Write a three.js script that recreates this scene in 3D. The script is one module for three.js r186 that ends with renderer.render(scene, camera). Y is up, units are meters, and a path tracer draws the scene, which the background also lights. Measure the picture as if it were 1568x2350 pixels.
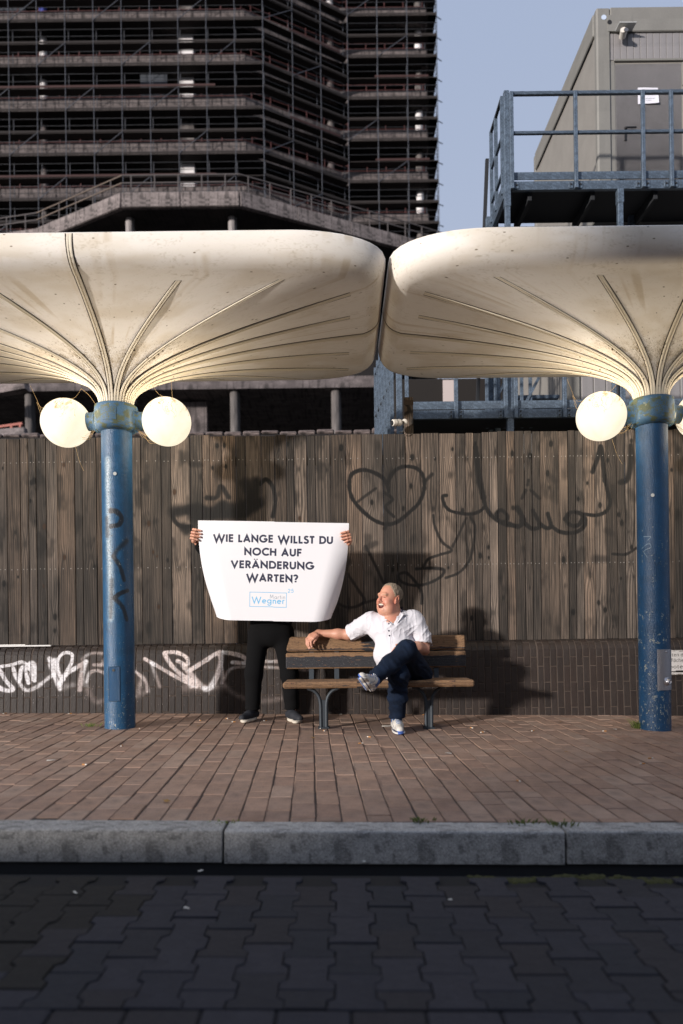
import * as THREE from 'three';
import { mergeGeometries, mergeVertices } from 'three/addons/utils/BufferGeometryUtils.js';

// ───────────────────────── camera, sky, sun, exposure ─────────────────────────
const ROLL = 0.0122, EYE = 0.98, F = 1568, CX = 784, CY = 1417;      // photo units: 1568 x 2350
const scene = new THREE.Scene();
const camera = new THREE.PerspectiveCamera(2 * Math.atan(1175 / F) * 180 / Math.PI, 1568 / 2350, 0.05, 1500);
camera.position.set(0, EYE, 0);
camera.rotation.z = -ROLL;
camera.setViewOffset(1568, 2350, 0, -(CY - 1175), 1568, 2350);
camera.focus = 6.0;
camera.userData.fStop = 1.2;
const renderer = new THREE.WebGLRenderer({ antialias: true });
renderer.toneMapping = THREE.LinearToneMapping;
renderer.toneMappingExposure = 1.0;
renderer.shadowMap.enabled = true;
renderer.shadowMap.type = THREE.PCFSoftShadowMap;

const SUN_AZ = 46 * Math.PI / 180, SUN_EL = 9.5 * Math.PI / 180;
const SUN = new THREE.Vector3(-Math.sin(SUN_AZ) * Math.cos(SUN_EL), Math.sin(SUN_EL), Math.cos(SUN_AZ) * Math.cos(SUN_EL));
const sun = new THREE.DirectionalLight(new THREE.Color(1.0, 0.93, 0.87), 5);
sun.name = 'sun';
sun.position.copy(SUN).multiplyScalar(60).add(new THREE.Vector3(0, 1, -6));
sun.target.position.set(0, 1, -6);
sun.shadow.radius = 5;
sun.shadow.mapSize.set(4096, 4096);
Object.assign(sun.shadow.camera, { left: -14, right: 14, top: 14, bottom: -14, near: 1, far: 140 });
sun.shadow.camera.updateProjectionMatrix();
scene.add(sun, sun.target);

{ // clear late-day sky: pale blue at the horizon, deeper above
  const W = 512, H = 256, d = new Float32Array(W * H * 4);
  for (let j = 0; j < H; j++) {
    const el = ((j + 0.5) / H - 0.5) * Math.PI, s = Math.max(0, Math.sin(el));
    for (let i = 0; i < W; i++) {
      const az = ((i + 0.5) / W - 0.5) * 2 * Math.PI, dx = Math.cos(az) * Math.cos(el), dz = Math.sin(az) * Math.cos(el), dy = Math.sin(el);
      const c = dx * SUN.x + dy * SUN.y + dz * SUN.z, halo = Math.exp(-(1 - c) * 9);
      const k = Math.pow(1 - s, 1.8), o = (j * W + i) * 4;
      const lo = [0.55, 0.60, 0.71], hi = [0.36, 0.44, 0.62];
      for (let q = 0; q < 3; q++) d[o + q] = el < 0 ? [0.10, 0.10, 0.11][q] : hi[q] + (lo[q] - hi[q]) * k + halo * [0.55, 0.42, 0.28][q];
      d[o + 3] = 1;
    }
  }
  const t = new THREE.DataTexture(d, W, H, THREE.RGBAFormat, THREE.FloatType);
  t.mapping = THREE.EquirectangularReflectionMapping; t.magFilter = THREE.LinearFilter; t.needsUpdate = true;
  scene.background = t; scene.environment = t;
}

// ───────────────────────── helpers ─────────────────────────
const V = (x, y, z) => new THREE.Vector3(x, y, z);
function rng(seed) { let a = seed >>> 0; return () => { a = (a + 0x6d2b79f5) | 0; let t = Math.imul(a ^ (a >>> 15), 1 | a); t = (t + Math.imul(t ^ (t >>> 7), 61 | t)) ^ t; return ((t ^ (t >>> 14)) >>> 0) / 4294967296; }; }
const hash = (x, y) => { let h = Math.imul(x | 0, 374761393) + Math.imul(y | 0, 668265263); h = Math.imul(h ^ (h >>> 13), 1274126177); return ((h ^ (h >>> 16)) >>> 0) / 4294967296; };
function noise(x, y) { const i = Math.floor(x), j = Math.floor(y), u = x - i, v = y - j, a = u * u * (3 - 2 * u), b = v * v * (3 - 2 * v); return (hash(i, j) * (1 - a) + hash(i + 1, j) * a) * (1 - b) + (hash(i, j + 1) * (1 - a) + hash(i + 1, j + 1) * a) * b; }
const fbm = (x, y, o = 4) => { let s = 0, a = 0.5; for (let i = 0; i < o; i++) { s += a * noise(x, y); x = x * 2.03 + 17.1; y = y * 2.03 + 9.7; a *= 0.5; } return s / (1 - Math.pow(0.5, o)); };
const clamp = (x, a = 0, b = 1) => Math.min(b, Math.max(a, x));
const smooth = (a, b, x) => { const t = clamp((x - a) / (b - a)); return t * t * (3 - 2 * t); };
const mixc = (a, b, t) => [a[0] + (b[0] - a[0]) * t, a[1] + (b[1] - a[1]) * t, a[2] + (b[2] - a[2]) * t];
const gy = (x) => -0.0158 * x;                                        // the ground falls a little to the right
function at(px, py, z) {                                              // where a thing seen at (px, py) stands if it is z metres away
  const dx = px - CX, dy = CY - py;
  return V((dx + ROLL * dy) * z / F, EYE + (dy - ROLL * dx) * z / F, -z);
}
const S = 1 / 1.30612;                                                // 2048-wide photo pixels to 1568-wide
function tex(w, h, fn, { srgb = true, repeat = true } = {}) {         // fn(x, y) -> [r, g, b] 0..255, y up
  const d = new Uint8Array(w * h * 4);
  for (let y = 0; y < h; y++) for (let x = 0; x < w; x++) { const c = fn(x, y), o = (y * w + x) * 4; d[o] = clamp(c[0], 0, 255); d[o + 1] = clamp(c[1], 0, 255); d[o + 2] = clamp(c[2], 0, 255); d[o + 3] = 255; }
  const t = new THREE.DataTexture(d, w, h); t.magFilter = THREE.LinearFilter; t.minFilter = THREE.LinearMipmapLinearFilter;
  if (srgb) t.colorSpace = THREE.SRGBColorSpace;
  if (repeat) t.wrapS = t.wrapT = THREE.RepeatWrapping;
  t.needsUpdate = true; return t;
}
const lin = (r, g, b) => new THREE.Color().setRGB(r, g, b);
const hex = (h) => new THREE.Color(h);
const mat = (color, roughness = 0.8, o = {}) => new THREE.MeshStandardMaterial({ color, roughness, metalness: 0, side: THREE.DoubleSide, ...o });
const taken = new Map();
function numbered(n) { const k = taken.get(n) ?? 0; taken.set(n, k + 1); return k ? n + '_' + String(k).padStart(3, '0') : n; }
function thing(name, label, category, pos = [0, 0, 0], turn = 0, group) {
  const o = new THREE.Group(); o.name = numbered(name); o.position.set(...pos); o.rotation.y = turn;
  o.userData = { label, category }; if (group) o.userData.group = group; scene.add(o); return o;
}
function struct(name, pos = [0, 0, 0], label) { const o = new THREE.Group(); o.name = numbered(name); o.position.set(...pos); o.userData = { kind: 'structure' }; if (label) o.userData.label = label; scene.add(o); return o; }
function part(name, geo, m, parent, label) { const o = new THREE.Mesh(geo, m); o.name = name; parent.add(o); if (label) o.userData.label = label; return o; }
const stuffPart = (name, geo, m, parent) => { const o = part(name, geo, m, parent); o.userData.kind = 'stuff'; return o; };
const mg = (list) => { const l = list.map((g) => { let q = g.index ? g.toNonIndexed() : g; for (const k of Object.keys(q.attributes)) if (!['position', 'normal', 'uv'].includes(k)) q.deleteAttribute(k); return q; }); return mergeGeometries(l, false); };
// box with chamfered edges, centred; uv in metres over the dominant plane
function cbox(w, h, d, c = 0.004, uo = 0, vo = 0) {
  const X = w / 2, Y = h / 2, Z = d / 2; c = Math.min(c, X * 0.9, Y * 0.9, Z * 0.9);
  const pos = [], nor = [], uv = [];
  const push = (...p) => { // fan of points with a flat normal
    const a = p[0], b = p[1], e = p[2], n = V(b[0] - a[0], b[1] - a[1], b[2] - a[2]).cross(V(e[0] - a[0], e[1] - a[1], e[2] - a[2])).normalize();
    let q = p; if (n.x * (a[0] + b[0] + e[0]) + n.y * (a[1] + b[1] + e[1]) + n.z * (a[2] + b[2] + e[2]) < 0) { q = [...p].reverse(); n.negate(); }
    for (let i = 1; i + 1 < q.length; i++) for (const s of [q[0], q[i], q[i + 1]]) {
      pos.push(...s); nor.push(n.x, n.y, n.z);
      const ax = Math.abs(n.x), ay = Math.abs(n.y), az = Math.abs(n.z);
      if (az >= ax && az >= ay) uv.push(s[0] + uo, s[1] + vo); else if (ay >= ax) uv.push(s[0] + uo, s[2] + vo); else uv.push(s[2] + uo, s[1] + vo);
    }
  };
  for (const s of [-1, 1]) {
    push([s * X, -Y + c, -Z + c], [s * X, Y - c, -Z + c], [s * X, Y - c, Z - c], [s * X, -Y + c, Z - c]);
    push([-X + c, s * Y, -Z + c], [X - c, s * Y, -Z + c], [X - c, s * Y, Z - c], [-X + c, s * Y, Z - c]);
    push([-X + c, -Y + c, s * Z], [X - c, -Y + c, s * Z], [X - c, Y - c, s * Z], [-X + c, Y - c, s * Z]);
    for (const t of [-1, 1]) {
      push([s * X, t * (Y - c), -Z + c], [s * X, t * (Y - c), Z - c], [s * (X - c), t * Y, Z - c], [s * (X - c), t * Y, -Z + c]);
      push([s * X, -Y + c, t * (Z - c)], [s * X, Y - c, t * (Z - c)], [s * (X - c), Y - c, t * Z], [s * (X - c), -Y + c, t * Z]);
      push([-X + c, s * Y, t * (Z - c)], [X - c, s * Y, t * (Z - c)], [X - c, s * (Y - c), t * Z], [-X + c, s * (Y - c), t * Z]);
      for (const r of [-1, 1]) push([s * X, t * (Y - c), r * (Z - c)], [s * (X - c), t * Y, r * (Z - c)], [s * (X - c), t * (Y - c), r * Z]);
    }
  }
  const g = new THREE.BufferGeometry();
  g.setAttribute('position', new THREE.Float32BufferAttribute(pos, 3)); g.setAttribute('normal', new THREE.Float32BufferAttribute(nor, 3)); g.setAttribute('uv', new THREE.Float32BufferAttribute(uv, 2));
  return g;
}
const box = (w, h, d, x = 0, y = 0, z = 0, c = 0.003) => cbox(w, h, d, c).translate(x, y, z);
function bar(a, b, w, d = w, c = 0.002) {                              // box bar between two points
  const l = a.distanceTo(b), g = cbox(w, l, d, c), y = b.clone().sub(a).normalize();
  let x = Math.abs(y.z) > 0.95 ? V(1, 0, 0) : new THREE.Vector3().crossVectors(y, V(0, 0, 1)).normalize(); if (x.lengthSq() < 0.1) x = V(1, 0, 0);
  const z = new THREE.Vector3().crossVectors(x, y).normalize(); x.crossVectors(y, z);
  return g.applyMatrix4(new THREE.Matrix4().makeBasis(x, y, z)).translate((a.x + b.x) / 2, (a.y + b.y) / 2, (a.z + b.z) / 2);
}
const tube = (pts, r, seg = 16, rs = 6) => new THREE.TubeGeometry(new THREE.CatmullRomCurve3(pts), seg, r, rs);
const cyl = (r0, r1, h, x, y, z, seg = 24) => new THREE.CylinderGeometry(r0, r1, h, seg).translate(x, y, z);
// soft spray strokes stamped into a mask
function makeMask(w, h) { return { w, h, d: new Float32Array(w * h) }; }
function spray(mask, pts, width, strength, soft = 0.6, seed = 1) {     // pts in mask pixels
  const c = new THREE.CatmullRomCurve3(pts.map((p) => V(p[0], p[1], 0)), false, 'centripetal'), L = c.getLength(), n = Math.max(2, Math.ceil(L / Math.max(1, width * 0.18)));
  const layer = new Map();
  for (let i = 0; i <= n; i++) {
    const p = c.getPoint(i / n), rr = width * (0.85 + 0.3 * noise(i * 0.15, seed * 7.3)), R = Math.ceil(rr * 1.6);
    for (let y = Math.max(0, Math.floor(p.y - R)); y <= Math.min(mask.h - 1, p.y + R); y++) for (let x = Math.max(0, Math.floor(p.x - R)); x <= Math.min(mask.w - 1, p.x + R); x++) {
      const d = Math.hypot(x - p.x, y - p.y) / rr, a = 1 - smooth(1 - soft, 1 + soft * 0.7, d);
      if (a > 0.003) { const k = y * mask.w + x; if ((layer.get(k) ?? 0) < a) layer.set(k, a); }
    }
  }
  for (const [k, a] of layer) mask.d[k] = 1 - (1 - mask.d[k]) * (1 - a * strength);
}

// ───────────────────────── ground, road, kerb, pavement ─────────────────────────
const grit = (seed, lo, hi, speck = 0.1, dark = 0.5) => tex(512, 512, (x, y) => {
  let v = 0.55 * fbm(x / 40 + seed, y / 40, 4) + 0.45 * noise(x / 2.2 + seed, y / 2.2);
  const s = hash(x + seed * 13, y); let c = mixc(lo, hi, v);
  if (s < speck) c = c.map((q) => q * dark); else if (s > 1 - speck * 0.6) c = c.map((q) => q * 1.25 + 8);
  return c;
});
const slope = (g) => { g.rotation.z = Math.atan(-0.0158); return g; };
{
  const g = struct('ground'); slope(g);
  const m = mat(hex('#2b2926'), 0.95);
  part('soil', new THREE.PlaneGeometry(900, 700, 1, 1).rotateX(-Math.PI / 2).translate(0, -0.235, -60), m, g);
}
{ // carriageway of I-shaped concrete blocks
  const g = struct('road'); slope(g);
  const bed = mat(hex('#1d1c1c'), 0.98);
  part('road_bed', box(14, 0.06, 9, 0, -0.184, 1.5, 0.001), bed, g);
  const T = grit(3, [47, 47, 54], [72, 71, 77], 0.05, 0.7); T.repeat.set(2.5, 2.5);
  const B = tex(256, 256, (x, y) => { const v = 255 * (0.5 * fbm(x / 20, y / 20) + 0.5 * noise(x / 2, y / 2)); return [v, v, v]; }, { srgb: false }); B.repeat.set(4, 4);
  const ms = ['#bcbcc6', '#acaebb', '#9fa0a8', '#989fab', '#ada6a6', '#c4c3cb'].map((c) => mat(hex(c), 0.86, { map: T, bumpMap: B, bumpScale: 0.004 }));
  const mossM = mat(hex('#a09880'), 0.95, { map: T, bumpMap: B, bumpScale: 0.005 }); const R = rng(5), P = 0.147, L = 0.2;
  const sh = new THREE.Shape(), e = 0.0835, w = 0.0605, k = 0.0985;
  [[-e, -k], [e, -k], [e, -0.058], [w, -0.042], [w, 0.042], [e, 0.058], [e, k], [-e, k], [-e, 0.058], [-w, 0.042], [-w, -0.042], [-e, -0.058]].forEach(([x, y], i) => i ? sh.lineTo(x, y) : sh.moveTo(x, y));
  sh.closePath();
  const geos = [0, 1, 2, 3].map((i) => { const q = new THREE.ExtrudeGeometry(sh, { depth: 0.05, bevelEnabled: true, bevelThickness: 0.003, bevelSize: 0.003, bevelOffset: -0.003, bevelSegments: 1 }); q.rotateX(-Math.PI / 2); const u = q.attributes.uv; for (let j = 0; j < u.count; j++) u.setXY(j, u.getX(j) + i * 0.37, u.getY(j) + i * 0.21); return q; });
  const half = new THREE.Shape(); [[-e, -k], [e, -k], [e, -0.058], [w, -0.042], [w, -0.004], [-w, -0.004], [-w, -0.042], [-e, -0.058]].forEach(([x, y], i) => i ? half.lineTo(x, y) : half.moveTo(x, y)); half.closePath();
  const hg = new THREE.ExtrudeGeometry(half, { depth: 0.05, bevelEnabled: true, bevelThickness: 0.003, bevelSize: 0.003, bevelOffset: -0.003, bevelSegments: 1 }).rotateX(-Math.PI / 2);
  const zf = 1.957, zb = 2.985;
  for (let i = -15; i <= 15; i++) for (let j = 0; j < 6; j++) {
    const x = i * P + 0.03, z = zf + 0.1 + j * L + (i & 1 ? 0.1 : 0);
    if (z + 0.08 > zb) continue;
    const mossy = x < -0.7 - 0.5 * R() && z > 2.05 + 0.2 * R(); const b = part('paving_block', geos[Math.floor(R() * 4)], mossy ? mossM : ms[Math.floor(R() * ms.length)], g);
    b.position.set(x + (R() - 0.5) * 0.003, -0.196 + (R() - 0.5) * 0.007, -z); b.rotation.set((R() - 0.5) * 0.012, (R() - 0.5) * 0.02, (R() - 0.5) * 0.014);
  }
  for (let i = -15; i <= 15; i += 1) {                                  // half blocks closing the rows at the front and back edges
    if (i & 1) { const b = part('paving_block', hg, ms[Math.floor(R() * ms.length)], g); b.position.set(i * P + 0.03, -0.197 + R() * 0.004, -(zf + 0.103)); b.rotation.y = Math.PI; b.position.z = -(zf + 0.0); }
  }
  const rowGeo = [0, 1, 2].map((i) => cbox(0.207, 0.06, 0.104, 0.006, i * 0.3, i * 0.2));
  for (let r = 0; r < 3; r++) for (let i = -8; i <= 8; i++) {
    const b = part('border_block', rowGeo[Math.floor(R() * 3)], ms[Math.floor(R() * ms.length)], g);
    b.position.set(i * 0.2125 - 0.09 + (r & 1) * 0.1, -0.171 + (R() - 0.5) * 0.004, -(zf - 0.058 - r * 0.111)); b.rotation.y = (R() - 0.5) * 0.012;
  }
  // blocks off to the sides of the frame and under the viewer, joined
  const rest = [];
  for (let i = -40; i <= 40; i++) for (let j = -16; j < 6; j++) { if ((Math.abs(i) <= 15 && j >= 0) || (j < 0 && j > -3)) continue; const z = zf + 0.1 + j * L + (i & 1 ? 0.1 : 0); if (z + 0.08 > zb) continue; rest.push(cbox(P - 0.004, 0.05, L - 0.004, 0.004, i * 0.3, j * 0.2).translate(i * P + 0.03, -0.171, -z)); }
  stuffPart('outer_blocks', mg(rest), ms[1], g);
  // gutter: dark wet strip under the kerb
  const gt = struct('gutter'); slope(gt);
  part('kerb_bed', box(11, 0.14, 0.15, 0, -0.222, -3.223, 0.004), mat(hex('#202226'), 0.9), gt);
  part('gutter_strip', box(11, 0.05, 0.165, 0, -0.235, -3.065, 0.004), mat(hex('#202226'), 0.8, { bumpMap: B, bumpScale: 0.004 }), gt);
}
{ // granite kerb
  const g = struct('kerb'); slope(g);
  const T = tex(512, 512, (x, y) => { const a = noise(x / 9, y / 9), b = noise(x / 4 + 40, y / 4), c = fbm(x / 60, y / 60); let v = 190 + 46 * (c - 0.5) + 60 * (a - 0.5) + 55 * (b - 0.5); if (a > 0.7) v -= 40; if (c < 0.36) v -= 22; return [v * 1.0, v * 1.0, v * 1.0]; });
  T.repeat.set(2.6, 2.6);
  const B = tex(512, 512, (x, y) => { const v = 255 * (0.5 * fbm(x / 26, y / 26) + 0.5 * noise(x / 4, y / 4)); return [v, v, v]; }, { srgb: false }); B.repeat.set(2.6, 2.6);
  const ms = ['#e6e4e0', '#dad8d4', '#d4d2ce'].map((c) => mat(hex(c), 0.9, { map: T, bumpMap: B, bumpScale: 0.006 }));
  const R = rng(11);
  for (let k = -3; k <= 3; k++) {
    const x0 = -0.555 + 1.575 * k, w = 1.565;
    const prof = new THREE.Shape(); const hD = 0.07, top = 0, bot = -0.148, r = 0.016; // cross-section: z' (toward the road +) , y
    prof.moveTo(-hD, bot); prof.lineTo(hD + 0.006, bot); prof.lineTo(hD, top - r); prof.quadraticCurveTo(hD, top, hD - r, top); prof.lineTo(-hD, top); prof.closePath();
    const q = new THREE.ExtrudeGeometry(prof, { depth: w - 0.008, bevelEnabled: true, bevelThickness: 0.004, bevelSize: 0.004, bevelOffset: -0.004, bevelSegments: 2, curveSegments: 5 });
    q.rotateY(-Math.PI / 2).translate(w - 0.008, 0, 0); const u = q.attributes.uv, p = q.attributes.position, n = q.attributes.normal;
    for (let j = 0; j < u.count; j++) u.setXY(j, p.getX(j) + k * 0.71, (Math.abs(n.getY(j)) > 0.7 ? p.getZ(j) : p.getY(j)) + k * 0.37);
    const b = part('kerb_stone', q, ms[(k + 30) % 3], g); b.position.set(x0 + 0.009, (R() - 0.5) * 0.006, -3.21); b.rotation.z = (R() - 0.5) * 0.002;
  }
}
{ // clinker pavement: rows of bricks running away from the kerb
  const g = struct('pavement'); slope(g);
  part('sand_bed', box(12, 0.05, 4.3, 0, -0.0315, -5.42, 0.001), mat(hex('#4d433e'), 1), g);
  const T = tex(512, 512, (x, y) => { const v = fbm(x / 50, y / 90, 4), f = noise(x / 2, y / 2), s = noise(x / 60 + 9, y / 3); const k = 0.82 + 0.25 * v + 0.12 * (f - 0.5) + 0.1 * (s - 0.5); const c = mixc([170, 147, 131], [155, 138, 127], fbm(x / 70 + 3, y / 70 + 8)); return c.map((q) => q * k); });
  T.repeat.set(1.7, 1.7);
  const B = tex(256, 256, (x, y) => { const v = 255 * (0.6 * fbm(x / 30, y / 30) + 0.4 * noise(x / 3, y / 3)); return [v, v, v]; }, { srgb: false }); B.repeat.set(3, 3);
  const ms = ['#f6efea', '#f0e6e0', '#ece1da', '#f3e5dc', '#e8dcd6', '#e3d4cc', '#eee0d7'].map((c) => mat(hex(c), 0.78, { map: T, bumpMap: B, bumpScale: 0.003 }));
  const R = rng(21), P = 0.125, L = 0.25, list = [];
  for (let i = -50; i <= 50; i++) {
    let z = 3.285 - R() * 0.2, wob = 0;
    while (z < 7.05) {
      const l = R() < 0.12 ? 0.125 : L; let z0 = z, z1 = z + l; z += l;
      if (z1 < 3.34) continue; if (z0 < 3.288) z0 = 3.288;
      wob = wob * 0.6 + (R() - 0.5) * 0.006;
      const zc = (z0 + z1) / 2, x = i * P - 0.044 * (zc - 3.28) + wob + 0.052;
      const vis = Math.abs(x) < 0.5 * zc + 0.1 && z1 > 3.28 && z0 < 6.93;
      list.push({ x, zc, l: z1 - z0 - 0.0035, vis, full: z1 - z0 > 0.24, v: Math.floor(R() * 5), m: Math.floor(R() * ms.length), dy: (R() - 0.5) * 0.006, t: [(R() - 0.5) * 0.012, (R() - 0.5) * 0.012, (R() - 0.5) * 0.016] });
    }
  }
  const geos = [0, 1, 2, 3, 4].map((i) => cbox(0.1175, 0.05, 0.2465, 0.003, i * 0.313, i * 0.177));
  const near = list.filter((b) => b.vis).sort((a, b) => a.zc - b.zc).slice(0, 300), set = new Set(near);
  for (const b of near) { const o = part('brick', geos[b.v], ms[b.m], g); o.position.set(b.x, -0.025 + b.dy, -b.zc); o.rotation.set(b.t[0], 0.044 + b.t[2], b.t[1]); if (!b.full) o.scale.z = b.l / 0.2465; }
  const far = ms.map(() => []);
  for (const b of list) if (!set.has(b)) far[b.m].push(cbox(0.1175, 0.05, b.l, 0.003, b.v * 0.313, b.v * 0.177).applyMatrix4(new THREE.Matrix4().compose(V(b.x, -0.025 + b.dy, -b.zc), new THREE.Quaternion().setFromEuler(new THREE.Euler(b.t[0], 0.044 + b.t[2], b.t[1])), V(1, 1, 1))));
  const q = mg(far.filter((f) => f.length).map(mg).map((k) => k)); let s = 0; far.forEach((f, i) => { if (!f.length) return; const n = f.reduce((a, k) => a + k.attributes.position.count, 0); q.addGroup(s, n, i); s += n; });
  stuffPart('bricks', q, ms, g);
}

// ───────────────────────── brick plinth wall with graffiti ─────────────────────────
const WX0 = -3.9, WX1 = 3.9;
const fenceX = (sx) => at(sx * S, 1240, 7.07).x;
{
  const W = 2048, H = 256, mask = makeMask(W, H), SM = 0.9;
  const toM = (pts, ox, oy, sc) => pts.map(([x, y]) => { const p = at((ox + x / sc) * S, (oy + y / sc) * S, 6.95); return [(p.x - WX0) / (WX1 - WX0) * W, p.y / SM * H]; });
  const A = (w, s, soft, ...pts) => spray(mask, toM(pts, 0, 1900, 3.136), w * 1.3, s, soft, pts[0][0]);
  A(4.2, 0.85, 0.4, [0, 310], [110, 292], [210, 268], [262, 300], [275, 330]);
  A(4.6, 0.85, 0.4, [125, 320], [150, 390], [185, 445], [205, 330], [225, 315], [255, 400], [275, 460]);
  A(5, 0.85, 0.4, [330, 440], [328, 330], [315, 280], [285, 275], [300, 360], [312, 430]);
  A(5, 0.85, 0.35, [0, 340], [60, 440], [130, 525], [60, 530], [0, 505]);
  A(4.5, 0.75, 0.6, [180, 450], [255, 530], [350, 500], [430, 440], [520, 370]);
  A(5.5, 0.85, 0.5, [465, 235], [490, 330], [530, 430], [570, 520]); A(5.5, 0.85, 0.5, [510, 250], [560, 380], [600, 430]);
  A(4, 0.85, 0.3, [540, 340], [545, 240], [605, 178], [670, 195], [672, 270], [625, 360], [570, 450]);
  A(5, 0.85, 0.4, [570, 470], [620, 390], [700, 330], [810, 262]); A(6, 0.8, 0.5, [800, 270], [775, 370], [755, 525]);
  A(4, 0.65, 0.6, [820, 450], [845, 370], [910, 345], [1000, 375], [1100, 400]); A(6, 0.35, 1, [815, 470], [850, 560], [910, 640], [1000, 620], [1250, 600], [1390, 540]);
  A(4, 0.7, 0.6, [1230, 330], [1300, 375], [1370, 440], [1395, 540]); A(4, 0.5, 0.8, [770, 240], [840, 190], [990, 188]); A(4, 0.6, 0.6, [880, 292], [1010, 296]); A(3, 0.5, 0.7, [955, 290], [975, 235]);
  A(6, 0.5, 1, [1310, 540], [1330, 460], [1345, 420]); A(7, 0.4, 1, [600, 500], [690, 480]);
  const Bq = (w, s, soft, ...pts) => spray(mask, toM(pts, 0, 1350, 2.613), w * 1.3, s, soft, pts[0][0]);
  Bq(4.5, 0.85, 0.4, [1135, 1635], [1250, 1700], [1400, 1785], [1540, 1850]); Bq(5, 0.85, 0.4, [1285, 1590], [1340, 1680], [1440, 1770], [1530, 1810]);
  Bq(4.5, 0.85, 0.4, [1290, 1585], [1380, 1585], [1465, 1630], [1465, 1680], [1390, 1650]); Bq(4, 0.5, 0.8, [1180, 1660], [1220, 1760], [1255, 1850]); Bq(4.5, 0.8, 0.5, [1470, 1770], [1500, 1850]); Bq(4, 0.8, 0.4, [1480, 1730], [1567, 1680]);
  const Cq = (w, s, soft, ...pts) => spray(mask, toM(pts, 550, 1500, 2.851), w * 1.3, s, soft, pts[0][0]);
  Cq(5, 0.85, 0.35, [65, 1445], [180, 1375], [300, 1305], [420, 1312], [520, 1345], [540, 1385], [420, 1385]);
  Cq(6.5, 0.75, 0.5, [318, 1300], [320, 1380], [285, 1510], [210, 1610], [140, 1570], [60, 1480], [0, 1415]); Cq(9, 0.35, 1, [20, 1600], [200, 1600], [320, 1590]);
  Cq(4, 0.55, 0.8, [350, 1530], [400, 1445], [560, 1422], [820, 1432], [1060, 1452]); Cq(4, 0.6, 0.6, [690, 1377], [830, 1377]); Cq(6, 0.3, 1, [340, 1560], [420, 1640], [560, 1700], [700, 1712], [850, 1690]); Cq(4, 0.7, 0.5, [310, 1330], [335, 1500], [330, 1560]);
  { const R = rng(77); for (let i = 0; i < 160; i++) { const x = 30 + R() * 830, y = 30 + R() * 80, n = 1 + Math.floor(R() * 3); for (let k = 0; k < n; k++) { const q = (Math.floor(y + k) * W + Math.floor(x)); mask.d[q] = Math.max(mask.d[q], 0.5 + R() * 0.4); } } }
  const R = rng(31), colTone = new Map();
  const gr = (x, y, dark, light, amt) => { const v = fbm(x / 30, y / 30, 4), f = noise(x / 1.7, y / 1.7); let c = mixc(dark, light, 0.55 * v + 0.45 * f); const m = mask.d[y * W + x] * amt * (0.72 + 0.4 * noise(x / 3 + 50, y / 3)); return mixc(c, [222, 221, 225], clamp(m * 1.12)); };
  const tb = tex(W, H, (x, y) => gr(x, y, [30, 23, 20], [48, 38, 33], 1)), tm = tex(W, H, (x, y) => gr(x, y, [62, 53, 47], [88, 77, 70], 0.8));
  const bm = tex(256, 256, (x, y) => { const v = 255 * (0.5 * fbm(x / 20, y / 20) + 0.5 * noise(x / 3, y / 3)); return [v, v, v]; }, { srgb: false }); bm.repeat.set(24, 3);
  const tints = ['#ffffff', '#e6dcd8', '#f2e4dd', '#d3c6c0', '#fff2ea'].map((c) => mat(hex(c), 0.62, { map: tb, bumpMap: bm, bumpScale: 0.003 }));
  const mm = mat(hex('#ffffff'), 0.95, { map: tm });
  const wall = thing('brick_wall', 'low dark brown brick wall with rounded top and white graffiti under the wooden fence', 'wall', [0, 0, 0]);
  const prof = (s, out) => { // s along the face from the ground; out = proud of the mortar
    const s1 = 0.6, r = 0.12;
    if (s < s1) return [s, -(6.92 + s * 0.06) + out, 0];
    const a = Math.min(Math.PI / 2, (s - s1) / r); const y = s1 + r * Math.sin(a), z = 6.956 + r * (1 - Math.cos(a));
    return [y + out * Math.sin(a), -z + out * Math.cos(a), a];
  };
  const uvOf = (x, s) => [(x - WX0) / (WX1 - WX0), s / SM];
  function face(x0, x1, s0, s1, proud, ch) {
    const n = s1 > 0.6 ? 6 : 1, pos = [], uv = [], idx = [];
    const row = (s, x0, x1, out) => { const p = prof(s, out); pos.push(x0, p[0], p[1], x1, p[0], p[1]); uv.push(...uvOf(x0, s), ...uvOf(x1, s)); };
    row(s0, x0, x1, 0); row(s0, x0, x1, proud - ch);
    for (let i = 0; i <= n; i++) row(s0 + ch + (s1 - s0 - 2 * ch) * i / n, x0 + ch, x1 - ch, proud);
    row(s1, x0, x1, proud - ch); row(s1, x0, x1, 0);
    const rows = pos.length / 6;
    for (let i = 0; i + 1 < rows; i++) { const a = 2 * i; idx.push(a, a + 1, a + 3, a, a + 3, a + 2); }
    const m = rows - 1; // side faces
    const side = (k) => { const base = pos.length / 3, list = []; for (let i = 1; i < m; i++) { const o = (2 * i + k) * 3; list.push([pos[o], pos[o + 1], pos[o + 2]]); }
      for (const i of [...Array(m - 1).keys()].map((q) => q + 1)) { const s = s0 + (s1 - s0) * (i - 1) / (m - 2), a = list[i - 1], x = k ? x1 : x0, p = prof(s, proud - ch), q = prof(s, 0); pos.push(...a, x, p[0], p[1], x, q[0], q[1]); uv.push(...uvOf(x, s), ...uvOf(x, s), ...uvOf(x, s)); }
      for (let i = 0; i + 1 < m - 1; i++) for (let j = 0; j < 2; j++) { const a = base + 3 * i + j; idx.push(a, a + 1, a + 3, a + 1, a + 4, a + 3); } };
    side(0); side(1);
    const g = new THREE.BufferGeometry(); g.setAttribute('position', new THREE.Float32BufferAttribute(pos, 3)); g.setAttribute('uv', new THREE.Float32BufferAttribute(uv, 2)); g.setIndex(idx);
    const f = g.toNonIndexed(); f.computeVertexNormals(); return f;
  }
  const bricks = [];
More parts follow.
